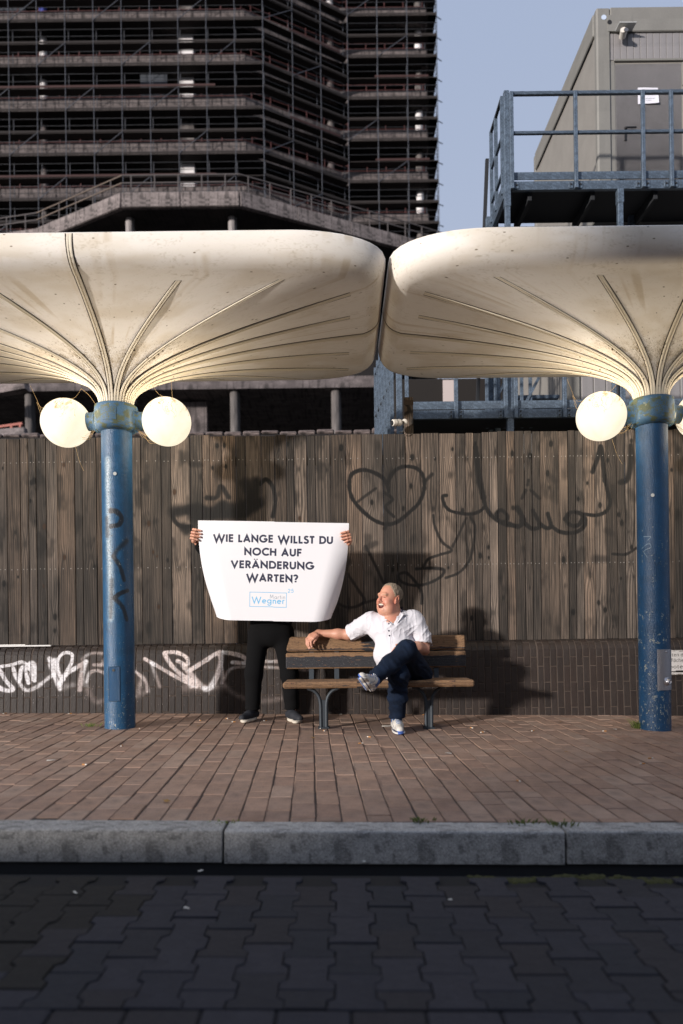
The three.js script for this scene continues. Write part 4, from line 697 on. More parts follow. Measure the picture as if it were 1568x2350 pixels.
  const fold = (x, y, z) => { const a = (x - Ch.x), b = (y - Ch.y), w = 0.7 * noise(x * 5, y * 5 + z * 4); const u = a * 0.6 + b * 0.8, v = a * 0.8 - b * 0.6; const s = -a * 0.55 + b * 0.83, t = a * 0.83 + b * 0.55;
    return -0.011 * rid(u * 15 + w, v * 2.6 + 7) * smooth(0.25, 0.6, noise(x * 4 + 8, y * 4)) - 0.010 * rid(s * 17 + w + 31, t * 3 + 3) * smooth(0.3, 0.65, noise(x * 4 + 40, y * 4 + 11)) - 0.004 * rid(x * 34, y * 20 + z * 20) + 0.006; };
  const shirtF = (x, y, z) => { let d = smin(trunk(x, y, z), slR(x, y, z), 0.03); d = smin(d, slL(x, y, z), 0.02); d = smax(d, -neckCut(x, y, z), 0.008); d = smax(d, -vCut(x, y, z), 0.006); d = smax(d, hem(x, y, z), 0.008); return d + fold(x, y, z); };
  const weave = tex(256, 256, (x, y) => { const v = 128 + 50 * (noise(x / 1.5, y / 1.5) - 0.5) + 60 * (fbm(x / 40, y / 40) - 0.5); return [v, v, v]; }, { srgb: false }); weave.repeat.set(5, 5);
  const [slo, shi] = bounds([P0, Be, Ch, Sr, Sl, sleeveR, sleeveL], 0.24);
  const shirt = part('shirt', home(nets(shirtF, slo, shi, 0.0075)), cloth(lin(0.60, 0.59, 0.63), 0.85, { bumpMap: weave, bumpScale: 0.002 }), man);
  // collar: navy inside band and two white flaps
  const rayFront = (x, y) => { let z = -5.7; for (let i = 0; i < 200; i++) { const d = shirtF(x, y, z); if (d < 0.001) break; z -= Math.max(0.0008, d * 0.7); } return z; };
  const navy = cloth(lin(0.012, 0.014, 0.04), 0.8), white = cloth(lin(0.68, 0.67, 0.71), 0.8);
  const ringPts = []; for (let i = 0; i <= 24; i++) { const a = -2.35 + 4.7 * i / 24 + Math.PI; ringPts.push([Math.sin(a), Math.cos(a)]); } // open at the front
  const band = (r, h0, h1, dz, tilt) => { const pos = [], idx = []; ringPts.forEach(([s, c]) => { const front = Math.max(0, c); for (const [h, q] of [[h0, r * 1.04], [h1, r]]) { pos.push(Nk.x + 0.004 + s * q, Nk.y - 0.018 + h - front * 0.06 + s * 0.02, Nk.z + dz + c * q * 1.02); } }); for (let i = 0; i < 24; i++) { const a = 2 * i; idx.push(a, a + 1, a + 3, a, a + 3, a + 2); } const g = new THREE.BufferGeometry(); g.setAttribute('position', new THREE.Float32BufferAttribute(pos, 3)); g.setIndex(idx); g.computeVertexNormals(); return g; };
  navy.side = white.side = THREE.DoubleSide;
  const col = part('collar', home(band(0.091, -0.02, 0.075, 0.006)), navy, shirt);
  const flapsG = (pts) => { const g = new THREE.BufferGeometry(), pos = []; const t = V(0, 0.0, 0.005); const tri = (a, b, c) => pos.push(...a.toArray(), ...b.toArray(), ...c.toArray()); const top = pts.map((p) => p.clone().add(t)); for (let i = 1; i + 1 < pts.length; i++) { tri(top[0], top[i], top[i + 1]); tri(pts[0], pts[i + 1], pts[i]); } for (let i = 0; i < pts.length; i++) { const j = (i + 1) % pts.length; tri(pts[i], pts[j], top[j]); tri(pts[i], top[j], top[i]); } g.setAttribute('position', new THREE.Float32BufferAttribute(pos, 3)); g.computeVertexNormals(); return g; };
  const N = (dx, dy, dz) => Nk.clone().add(V(dx, dy, dz));
  part('collar_flap', home(flapsG([N(0.072, 0.062, -0.02), N(0.098, 0.035, 0.02), N(0.125, -0.005, 0.085), N(0.088, 0.002, 0.108), N(0.064, -0.03, 0.128), N(0.03, -0.068, 0.152), N(0.075, -0.002, 0.09)])), white, col);
  part('collar_flap', home(flapsG([N(-0.09, 0.02, -0.01), N(-0.108, -0.008, 0.06), N(-0.09, -0.05, 0.118), N(-0.06, -0.045, 0.138), N(-0.012, -0.088, 0.16), N(-0.06, -0.028, 0.112)])), white, col);
  const bm = mat(lin(0.012, 0.013, 0.03), 0.4);
  for (const [cx, cy] of [[672, 985], [672, 1108], [682, 1192], [815, 1360]]) { const p = at((1050 + cx / 5.807) * S, (1700 + cy / 5.807) * S, 6.02), z = rayFront(p.x, p.y); const q = at((1050 + cx / 5.807) * S, (1700 + cy / 5.807) * S, -z), z2 = rayFront(q.x, q.y); part('button', home(new THREE.CylinderGeometry(0.0068, 0.0068, 0.005, 12).rotateX(Math.PI / 2).translate(q.x, q.y, z2 + 0.002)), bm, shirt); }
  { const pts = []; for (let i = 0; i <= 10; i++) { const cy = 985 + (1330 - 985) * i / 10, cx = 690 + 0.00012 * (cy - 985) ** 2 + (cy - 985) * 0.06; const p = at((1050 + cx / 5.807) * S, (1700 + cy / 5.807) * S, 6.02); let z = rayFront(p.x, p.y); const q = at((1050 + cx / 5.807) * S, (1700 + cy / 5.807) * S, -z); pts.push(V(q.x + 0.004, q.y, rayFront(q.x, q.y) + 0.0005)); } part('placket', home(new THREE.TubeGeometry(new THREE.CatmullRomCurve3(pts), 30, 0.0022, 5)), white, shirt); }
  // jeans
  const jf = union([ell(P0.clone().add(V(0.02, -0.035, -0.01)), [0.205, 0.11, 0.155]), cap(HR, KR, 0.105, 0.082), cap(KR, KR.clone().lerp(AR, 0.5), 0.08, 0.074), cap(KR.clone().lerp(AR, 0.5), AR.clone().add(V(0, 0.012, 0)), 0.074, 0.07)], 0.05);
  const jl = union([cap(HL.clone().add(V(0.02, 0, 0)), KL, 0.112, 0.084), cap(KL, KL.clone().lerp(AL, 0.5), 0.08, 0.07), cap(KL.clone().lerp(AL, 0.5), AL, 0.07, 0.062)], 0.045);
  const cutR = planeAt(AR.clone().add(V(0, -0.005, 0)), V(0, -1, 0)), cutL = planeAt(AL.clone().lerp(KL, 0.02), AL.clone().sub(KL));
  const rid2 = (u, v) => { const n = noise(u, v); return Math.pow(1 - Math.abs(2 * n - 1), 3); };
  const jfold = (x, y, z) => -0.008 * rid2((x - y) * 9, (x + y) * 24 + z * 6) * smooth(0.3, 0.6, noise(x * 7 + 3, y * 7)) + 0.005 * Math.sin(y * 70 + 6 * noise(x * 9, z * 9)) * noise(x * 7 + 5, y * 7) * smooth(0.55, 0.2, y) + 0.0035 * Math.sin((x + y) * 80 + 5 * noise(x * 12, y * 12)) * noise(x * 8, y * 8 + 9);
  const jeansF = (x, y, z) => smin(smax(jf(x, y, z), cutR(x, y, z), 0.006), smax(jl(x, y, z), cutL(x, y, z), 0.006), 0.022) + jfold(x, y, z);
  const [jlo, jhi] = bounds([P0, HR, HL, KR, KL, AL, AR], 0.2);
  const denim = tex(256, 256, (x, y) => { const v = 0.72 + 0.3 * noise(x / 1.6, y / 1.6) + 0.3 * (fbm(x / 50, y / 50) - 0.5); return [255 * clamp(v), 255 * clamp(v), 255 * clamp(v)]; }); denim.repeat.set(4, 4);
  part('jeans', home(nets(jeansF, jlo, jhi, 0.01)), cloth(lin(0.006, 0.014, 0.034), 0.9, { map: denim, bumpMap: weave, bumpScale: 0.002, sheen: 0, specularIntensity: 0.4 }), man);
  // running shoes
  const shoe = (heel, toe, up, side, name) => {
    const f = toe.clone().sub(heel), Ln = f.length(); f.normalize(); const u = up.clone().addScaledVector(f, -up.dot(f)).normalize(), r = new THREE.Vector3().crossVectors(f, u).normalize();
    const at3 = (a, b, c) => heel.clone().addScaledVector(f, a * Ln).addScaledVector(u, b).addScaledVector(r, c);
    const up1 = union([cap(at3(0.1, 0.05, 0), at3(0.45, 0.05, 0), 0.038, 0.043), cap(at3(0.45, 0.05, 0), at3(0.84, 0.035, 0), 0.044, 0.033), cap(at3(0.1, 0.05, 0), at3(0.16, 0.1, 0), 0.038, 0.04), cap(at3(0.2, 0.09, 0), at3(0.55, 0.062, 0), 0.03, 0.026)], 0.03);
    const sole = union([ell(at3(0.26, 0.014, 0), [0.045, 0.02, 0.12], new THREE.Quaternion().setFromRotationMatrix(new THREE.Matrix4().makeBasis(r, u, f))), ell(at3(0.66, 0.012, 0), [0.053, 0.018, 0.115], new THREE.Quaternion().setFromRotationMatrix(new THREE.Matrix4().makeBasis(r, u, f)))], 0.03);
    const fl = planeAt(at3(0, 0.0, 0), u.clone().negate());
    const local = (x, y, z) => { const p = V(x, y, z).sub(heel); return [p.dot(f) / Ln, p.dot(u), p.dot(r)]; };
    const F2 = (x, y, z) => smax(smin(smax(up1(x, y, z), planeAt(at3(0, 0.018, 0), u.clone().negate())(x, y, z), 0.004), sole(x, y, z), 0.004), fl(x, y, z), 0.004);
    const c2 = (x, y, z) => { const [a, b, c] = local(x, y, z);
      if (b < 0.006) return (Math.abs(c) < 0.007 || Math.abs(((a * 9) % 1 + 1) % 1 - 0.5) < 0.07) ? [0.6, 0.6, 0.62] : [0.05, 0.13, 0.36];
      if (b < 0.03) return a > 0.74 && Math.abs(c) < 0.026 ? [0.05, 0.12, 0.4] : b > 0.021 ? [0.02, 0.025, 0.06] : [0.62, 0.6, 0.56];
      if (a > 0.3 && a < 0.68 && Math.abs(c) < 0.021) return Math.abs(((a * 14) % 1 + 1) % 1 - 0.5) < 0.24 ? [0.07, 0.17, 0.36] : [0.55, 0.54, 0.54];
      if (a < 0.25 && b > 0.075) return [0.05, 0.1, 0.25];
      return (Math.abs(c) > 0.03 && ((a * 6 + b * 30) % 1 + 1) % 1 < 0.35) ? [0.27, 0.28, 0.31] : [0.56, 0.53, 0.48]; };
    const pts = [at3(0, 0, 0), at3(1, 0, 0), at3(0.2, 0.13, 0)], [a, b] = bounds(pts, 0.07);
    const s = part('shoe', home(nets(F2, a, b, 0.0045, c2)), new THREE.MeshStandardMaterial({ vertexColors: true, roughness: 0.6 }), man);
    const lm = mat(lin(0.62, 0.62, 0.63), 0.8); for (let i = 0; i < 5; i++) { const t = 0.32 + i * 0.075, h = 0.122 - i * 0.0095; part('lace', home(tube([at3(t, h - 0.012, -0.026), at3(t + 0.02, h + 0.002, 0), at3(t + 0.03, h - 0.012, 0.026)], 0.0032, 8, 5)), lm, s); }
    part('lace', home(tube([at3(0.3, 0.122, 0), at3(0.27, 0.135, 0.02), at3(0.33, 0.128, 0.035), at3(0.3, 0.122, 0)], 0.003, 14, 5)), lm, s);
  };
  const gR = gy(AR.x);
  shoe(V(AR.x - 0.01, gR + 0.001, -5.985), V(AR.x + 0.012, gR + 0.001, -5.70), V(0, 1, 0), 0, 'shoe');
  const hlp = at(843, 1587, 5.5); const tl = at(819, 1554, 5.28);
  shoe(hlp, tl, V(0.80, 0.50, -0.25), 0, 'shoe');
  part('sock', home(nets(cap(AL.clone().lerp(KL, 0.06), AL.clone().add(V(-0.012, -0.03, 0.03)), 0.04, 0.04), bounds([AL], 0.09)[0], bounds([AL], 0.09)[1], 0.008)), cloth(lin(0.02, 0.05, 0.12), 0.9), man);
  part('sock', home(nets(cap(AR.clone().add(V(0, 0.03, 0)), AR.clone().add(V(0, -0.06, 0.0)), 0.042, 0.04), bounds([AR], 0.11)[0], bounds([AR], 0.11)[1], 0.008)), cloth(lin(0.02, 0.05, 0.12), 0.9), man);
}

// ───────────────────────── the person behind the poster, and the poster ─────────────────────────
{
  const Z = 6.5, k = (x, y, z = Z) => at((550 + x / 2.851) * S, (1500 + y / 2.851) * S, z);
  const base = V(k(750, 1800).x, gy(k(750, 1800).x), -Z);
  const per = thing('person', 'standing person in black trousers and slip-on shoes hidden behind the white poster', 'person', base.toArray());
  const home = (g) => g.translate(-base.x, -base.y, -base.z);
  const HA = k(648, 1130), HB = k(852, 1130), KA = k(602, 1480), KB = k(908, 1490), AA = k(592, 1795), AB = k(930, 1795);
  const pel = k(750, 1040), chest = k(752, 640), nk = k(752, 470), SA = k(560, 560), SB = k(944, 560), HO = k(752, 330);
  const WA = at(446, 1236, 6.33), WB = at(802, 1241, 6.33), EA = SA.clone().lerp(WA, 0.5).add(V(-0.06, -0.13, 0.05)), EB = SB.clone().lerp(WB, 0.5).add(V(0.06, -0.13, 0.05));
  const head = makeHead(HO, new THREE.Quaternion(), 1.0, false);
  const bf = union([cap(pel, chest, 0.12, 0.13), cap(SA, SB, 0.05), cap(chest, nk, 0.08, 0.06), cap(nk, HO, 0.055, 0.05), cap(SA, EA, 0.05, 0.042), cap(EA, WA, 0.042, 0.028), cap(SB, EB, 0.05, 0.042), cap(EB, WB, 0.042, 0.028), cap(HA, KA, 0.07, 0.05), cap(KA, AA, 0.05, 0.036), cap(HB, KB, 0.07, 0.05), cap(KB, AB, 0.05, 0.036)], 0.04);
  const [lo, hi] = bounds([pel, HO, WA, WB, EA, EB, AA, AB], 0.15);
  const bodyMesh = nets(bf, lo, hi, 0.013, skinColor);
  const headMesh = nets((x, y, z) => smin(head.field(x, y, z), cap(nk, HO, 0.055, 0.05)(x, y, z), 0.02), HO.clone().subScalar(0.17).toArray(), HO.clone().addScalar(0.15).toArray(), 0.0045, head.color);
  // hands: four fingers close over the front of the sheet, the thumb stays behind it
  const hand = (fx, fy, dir) => {
    const o = at(fx, fy, 6.235), prims = [], tips = [];
    const pz = o.z, palm = V(o.x - dir * 0.002, o.y, pz - 0.035), wrist = dir > 0 ? WA : WB;
    for (let i = 0; i < 4; i++) {
      const y = o.y + 0.044 - 0.0265 * i, len = [0.062, 0.074, 0.072, 0.05][i], out = [-0.004, -0.016, -0.022, -0.026][i];
      const a = V(o.x + dir * (out + 0.004), y + 0.004, pz - 0.03), b = V(o.x + dir * (out - 0.006), y + 0.003, pz + 0.004), c = V(o.x + dir * (out + 0.022), y - 0.003, pz + 0.016), d = V(o.x + dir * (out + len), y - 0.011 - 0.001 * i, pz + 0.011);
      prims.push(...finger([a, b, c, d], 0.0128, 0.0098)); prims.push(cap(palm, a, 0.022, 0.0125)); tips.push([d]);
    }
    const thumb = finger([V(palm.x, o.y - 0.045, pz - 0.03), V(o.x + dir * 0.02, o.y - 0.02, pz - 0.024), V(o.x + dir * 0.055, o.y + 0.01, pz - 0.018)], 0.015, 0.011); prims.push(...thumb);
    prims.push(cap(wrist, V(palm.x - dir * 0.012, o.y - 0.055, pz - 0.025), 0.028, 0.023), cap(palm, V(palm.x - dir * 0.012, o.y - 0.05, pz - 0.02), 0.026, 0.02));
    const f = (x, y, z) => { let d = prims[0](x, y, z); for (let i = 1; i < prims.length; i++) d = smin(d, prims[i](x, y, z), 0.0045); return d; };
    const [a, b] = bounds([o, palm, ...tips.flat()], 0.075);
    return nets(f, a, b, 0.0032, (x, y, z) => { let c = skinColor(x, y, z); for (const [t] of tips) if (Math.hypot(x - t.x - dir * 0.004, y - t.y, z - t.z - 0.008) < 0.0085) c = [0.66, 0.40, 0.34]; return c; });
  };
  part('body', home(mergeGeometries([bodyMesh, headMesh, hand(447, 1227, 1), hand(797, 1232, -1)], false)), skinM, per);
  part('hair', home(nets(head.hair, HO.clone().subScalar(0.17).toArray(), HO.clone().addScalar(0.15).toArray(), 0.006)), mat(lin(0.03, 0.02, 0.015), 0.8), per);
  const blk = cloth(lin(0.0035, 0.0035, 0.004), 0.95, { sheen: 0, specularIntensity: 0.35 });
  const top = union([ell(pel.clone().add(V(0, 0.02, 0)), [0.205, 0.14, 0.13]), ell(chest, [0.2, 0.2, 0.135]), cap(SA, SB, 0.075), cap(SA, EA, 0.075, 0.06), cap(SB, EB, 0.075, 0.06), cap(EA, EA.clone().lerp(WA, 0.7), 0.06, 0.05), cap(EB, EB.clone().lerp(WB, 0.7), 0.06, 0.05)], 0.06);
  const tcut = (x, y, z) => pel.y - 0.06 - y, ncut = ell(nk.clone().add(V(0, 0.05, 0.02)), [0.08, 0.07, 0.09]);
  part('sweater', home(nets((x, y, z) => smax(smax(top(x, y, z), tcut(x, y, z), 0.008), -ncut(x, y, z), 0.008), lo, hi, 0.013)), blk, per);
  const fold = (x, y, z) => 0.004 * Math.sin(y * 60 + 6 * noise(x * 9, z * 9)) * noise(x * 6, y * 6) * smooth(0.8, 0.1, y);
  const tr = union([ell(pel.clone().add(V(0, -0.1, 0)), [0.2, 0.14, 0.135]), cap(HA, KA, 0.105, 0.084), cap(KA, AA.clone().add(V(0, 0.0, 0)), 0.082, 0.07), cap(HB, KB, 0.105, 0.084), cap(KB, AB, 0.082, 0.07)], 0.035);
  const [t0, t1] = bounds([pel.clone().add(V(0, 0.05, 0)), HA, HB, AA, AB], 0.17);
  part('trousers', home(nets((x, y, z) => smax(smax(tr(x, y, z), AA.y + 0.008 - y + 0.02 * (z - base.z), 0.006), y - pel.y - 0.06, 0.01) + fold(x, y, z), t0, t1, 0.011)), cloth(lin(0.0035, 0.0035, 0.004), 0.95, { sheen: 0, specularIntensity: 0.35 }), per);
  for (const [A, tx, hx, zt] of [[AA, 482, 632, 6.30], [AB, 1012, 892, 6.28]]) {
    const toe = k(tx, 1880, zt), heel = k(hx, 1850, 6.55); toe.y = gy(toe.x); heel.y = gy(heel.x); const f = toe.clone().sub(heel).normalize(), r = V(-f.z, 0, f.x);
    const q = new THREE.Quaternion().setFromRotationMatrix(new THREE.Matrix4().makeBasis(r, V(0, 1, 0), f));
    const mid = heel.clone().lerp(toe, 0.5), h = (t, y) => heel.clone().lerp(toe, t).add(V(0, y, 0));
    const up = union([cap(h(0.14, 0.055), h(0.5, 0.055), 0.038, 0.042), cap(h(0.5, 0.055), h(0.86, 0.042), 0.042, 0.034), cap(h(0.16, 0.06), h(0.3, 0.085), 0.037, 0.032)], 0.03);
    const so = union([ell(h(0.28, 0.015), [0.042, 0.024, 0.095], q), ell(h(0.66, 0.015), [0.05, 0.024, 0.11], q)], 0.03), L = toe.distanceTo(heel), fl = (y) => toe.y + 0.0 - y;
    const F2 = (x, y, z) => smax(smin(smax(up(x, y, z), toe.y + 0.028 - y, 0.003), so(x, y, z), 0.002), Math.min(0.02, fl(y)), 0.003);
    const [a, b] = bounds([toe, heel, h(0.3, 0.1)], 0.07);
    part('shoe', home(nets(F2, a, b, 0.0055, (x, y, z) => y - toe.y < 0.031 ? [0.55, 0.50, 0.42] : [0.012, 0.014, 0.02])), new THREE.MeshStandardMaterial({ vertexColors: true, roughness: 0.75 }), per);
  }
  // the sheet: flat in the middle, its lower sides curl backward
  const W = 1.376, H = 0.905, PZ = 6.225, c0 = at(621.5, 1197, PZ);
  const ps = thing('poster', 'large white paper poster with dark German slogan and small blue logo box', 'poster', [c0.x, c0.y - H, c0.z], 0);
  const nu = 96, nv = 48, pos = [], uv = [], idx = [];
  for (const back of [0, 1]) for (let j = 0; j <= nv; j++) for (let i = 0; i <= nu; i++) {
    const u = i / nu, v = j / nv, d = 1 - v, s = (u - 0.5) * W, a = Math.abs(s), sg = Math.sign(s), right = s > 0;
    const cw = 0.12 + 0.2 * d, phi = 1.9 * d + 1e-4, flat = W / 2 - cw; let x = a, z = 0, dy = 0;
    if (a > flat) { const e = a - flat, R = cw / phi, th = e / R; x = flat + R * Math.sin(th); z = -R * (1 - Math.cos(th)); dy = (0.012 * d * d + 0.03 * smooth(0.8, 1, d)) * smooth(0, 1.9, th); }
    z -= 0.05 * d * d * 0.4 - 0.012 * Math.sin(u * 5.5) * (1 - d) * 0.5; if (back) z -= 0.0009;
    pos.push(sg * x, v * H + dy + (right ? -0.003 : 0), z); uv.push(u, v);
  }
  const n1 = (nu + 1) * (nv + 1);
  for (let b = 0; b < 2; b++) for (let j = 0; j < nv; j++) for (let i = 0; i < nu; i++) { const a = b * n1 + j * (nu + 1) + i, c = a + nu + 1; b ? idx.push(a, c + 1, a + 1, a, c, c + 1) : idx.push(a, a + 1, c + 1, a, c + 1, c); }
  const edge = (a, b) => idx.push(a, b, b + n1, a, b + n1, a + n1);
  for (let i = 0; i < nu; i++) { edge(i, i + 1); edge(nv * (nu + 1) + i, nv * (nu + 1) + i + 1); } for (let j = 0; j < nv; j++) { edge(j * (nu + 1), (j + 1) * (nu + 1)); edge(j * (nu + 1) + nu, (j + 1) * (nu + 1) + nu); }
  const g = new THREE.BufferGeometry(); g.setAttribute('position', new THREE.Float32BufferAttribute(pos, 3)); g.setAttribute('uv', new THREE.Float32BufferAttribute(uv, 2)); g.setIndex(idx);
  const half = g.clone(); half.setIndex(idx.slice(0, nu * nv * 6)); half.computeVertexNormals(); const bk = g.clone(); bk.setIndex(idx.slice(nu * nv * 6)); bk.computeVertexNormals();
  // printing
  const TW = 1600, TH = Math.round(1600 * H / W), cv = document.createElement('canvas'); cv.width = TW; cv.height = TH; const c = cv.getContext('2d'), sc = TW / 1301;
  c.fillStyle = '#e2e1e4'; c.fillRect(0, 0, TW, TH);
  const A = Math.PI, G = { // letters of a geometric sans: width, then strokes in units of the cap height (y down)
    W: [1.42, [['M', .06, 0], ['L', .39, .98], ['L', .71, .1], ['L', 1.03, .98], ['L', 1.36, 0]]], I: [.22, [['M', .11, 0], ['L', .11, 1]]], E: [.56, [['M', .54, .09], ['L', .11, .09], ['L', .11, .91], ['L', .54, .91], ['M', .11, .48], ['L', .52, .48]]], L: [.5, [['M', .11, 0], ['L', .11, .91], ['L', .5, .91]]],
    A: [.86, [['M', .07, 1], ['L', .43, .1], ['L', .79, 1], ['M', .2, .7], ['L', .66, .7]]], N: [.84, [['M', .1, 1], ['L', .1, .12], ['L', .74, .88], ['L', .74, 0]]], G: [.98, [['A', .5, .5, .42, -.72, -2 * A + .02], ['M', .55, .54], ['L', .93, .54]]], S: [.6, [['M', .52, .16], ['C', .4, .02, .12, .06, .13, .27], ['C', .14, .5, .54, .44, .53, .72], ['C', .52, .98, .16, .98, .07, .8]]], T: [.58, [['M', 0, .09], ['L', .58, .09], ['M', .29, .09], ['L', .29, 1]]],
    D: [.8, [['M', .11, .09], ['L', .36, .09], ['C', .86, .09, .86, .91, .36, .91], ['L', .11, .91], ['Z']]], U: [.74, [['M', .1, 0], ['L', .1, .62], ['C', .1, 1.0, .64, 1.0, .64, .62], ['L', .64, 0]]], O: [1.02, [['A', .51, .5, .42, 0, 2 * A]]], C: [.8, [['A', .5, .5, .42, -.78, -2 * A + .78]]], H: [.78, [['M', .11, 0], ['L', .11, 1], ['M', .67, 0], ['L', .67, 1], ['M', .11, .48], ['L', .67, .48]]], F: [.54, [['M', .54, .09], ['L', .11, .09], ['L', .11, 1], ['M', .11, .5], ['L', .5, .5]]],
    V: [.84, [['M', .06, 0], ['L', .42, .9], ['L', .78, 0]]], R: [.64, [['M', .11, 1], ['L', .11, .09], ['L', .3, .09], ['C', .6, .09, .6, .52, .3, .52], ['L', .11, .52], ['M', .3, .52], ['L', .58, 1]]], '?': [.52, [['M', .07, .2], ['C', .1, .0, .46, .0, .45, .27], ['C', .44, .46, .26, .46, .26, .7], ['M', .26, .8], ['L', .26, 1]]], ' ': [.34, []],
    '2': [.56, [['M', .08, .26], ['C', .1, .0, .5, .0, .48, .3], ['C', .46, .5, .2, .7, .06, .95], ['L', .52, .95]]], '5': [.56, [['M', .48, .05], ['L', .2, .05], ['L', .14, .45], ['C', .3, .3, .52, .4, .5, .66], ['C', .48, 1.0, .14, 1.0, .06, .82]]], M: [.98, [['M', .1, 1], ['L', .2, .05], ['L', .49, .8], ['L', .78, .05], ['L', .88, 1]]],
    a: [.66, [['A', .3, .7, .25, 0, 2 * A], ['M', .56, .42], ['L', .56, 1]]], r: [.36, [['M', .09, 1], ['L', .09, .42], ['M', .09, .66], ['C', .1, .46, .22, .42, .34, .47]]], t: [.32, [['M', .16, .15], ['L', .16, 1], ['M', .0, .46], ['L', .32, .46]]], i: [.2, [['M', .1, .42], ['L', .1, 1], ['M', .1, .17], ['L', .1, .25]]], n: [.54, [['M', .09, 1], ['L', .09, .42], ['M', .09, .68], ['C', .1, .36, .46, .36, .46, .68], ['L', .46, 1]]],
    e: [.62, [['M', .06, .68], ['L', .55, .68], ['A', .305, .7, .25, 0, -5.5]]], g: [.66, [['A', .3, .7, .25, 0, 2 * A], ['M', .56, .42], ['L', .56, 1.05], ['C', .54, 1.34, .16, 1.34, .08, 1.12]]],
  };
  const write = (text, cx, y, cap, width, weight, color) => {
    const adv = [...text].map((ch) => ch === '\u00c4' ? G.A[0] : G[ch][0]), gap = 0.13, tot = adv.reduce((a, b) => a + b, 0) + gap * (text.length - 1); const kx = width / tot; let x = cx - width / 2;
    c.strokeStyle = color; c.fillStyle = color; c.lineWidth = weight * cap; c.lineJoin = 'miter'; c.miterLimit = 3; c.lineCap = 'butt';
    [...text].forEach((ch, i) => { const gl = ch === '\u00c4' ? G.A : G[ch]; c.beginPath(); for (const [op, ...a] of gl[1]) { const q = a.map((v, j) => j & 1 ? y + v * cap : x + v * kx); if (op === 'M') c.moveTo(q[0], q[1]); else if (op === 'L') c.lineTo(q[0], q[1]); else if (op === 'C') c.bezierCurveTo(...q); else if (op === 'Z') c.closePath(); else if (op === 'A') { const st = a[3]; const p0x = x + (a[0] + a[2] * Math.cos(st)) * kx, p0y = y + (a[1] + a[2] * Math.sin(st)) * cap; c.moveTo(p0x, p0y); c.ellipse(x + a[0] * kx, y + a[1] * cap, a[2] * kx, a[2] * cap, 0, st, a[4], a[4] < st); } } c.stroke();
      if (ch === '\u00c4') for (const e of [0.28, 0.58]) { c.beginPath(); c.arc(x + e * kx, y - 0.2 * cap, 0.085 * cap, 0, 2 * A); c.fill(); } x += (gl[0] + gap) * kx; });
  };
  const ink = '#25283f', X = (v) => (v - 107) * sc, Y = (v) => (v - 183) * sc;
  write('WIE LANGE WILLST DU', X(757), Y(300), 64 * sc, 1030 * sc, 0.25, ink); write('NOCH AUF', X(757), Y(412), 64 * sc, 492 * sc, 0.25, ink); write('VER\u00c4NDERUNG', X(755), Y(523), 64 * sc, 716 * sc, 0.25, ink); write('WARTEN?', X(753), Y(636), 64 * sc, 443 * sc, 0.25, ink);
  const blue = '#6fb4dc'; c.strokeStyle = blue; c.lineWidth = 5 * sc; c.strokeRect(X(563), Y(793), 316 * sc, 124 * sc);
  write('Wegner', X(721), Y(832), 56 * sc, 284 * sc, 0.15, blue); write('Martin', X(801), Y(810), 36 * sc, 134 * sc, 0.1, '#8f9aa6'); write('25', X(915), Y(757), 33 * sc, 50 * sc, 0.13, blue);
  const ct = new THREE.CanvasTexture(cv); ct.colorSpace = THREE.SRGBColorSpace; ct.magFilter = THREE.LinearFilter;
  const s = part('sheet', half, mat(hex('#ffffff'), 0.55, { map: ct }), ps); part('sheet_back', bk, mat(hex('#e9e8ea'), 0.7), s);
  ps.rotation.z = -0.028;
}

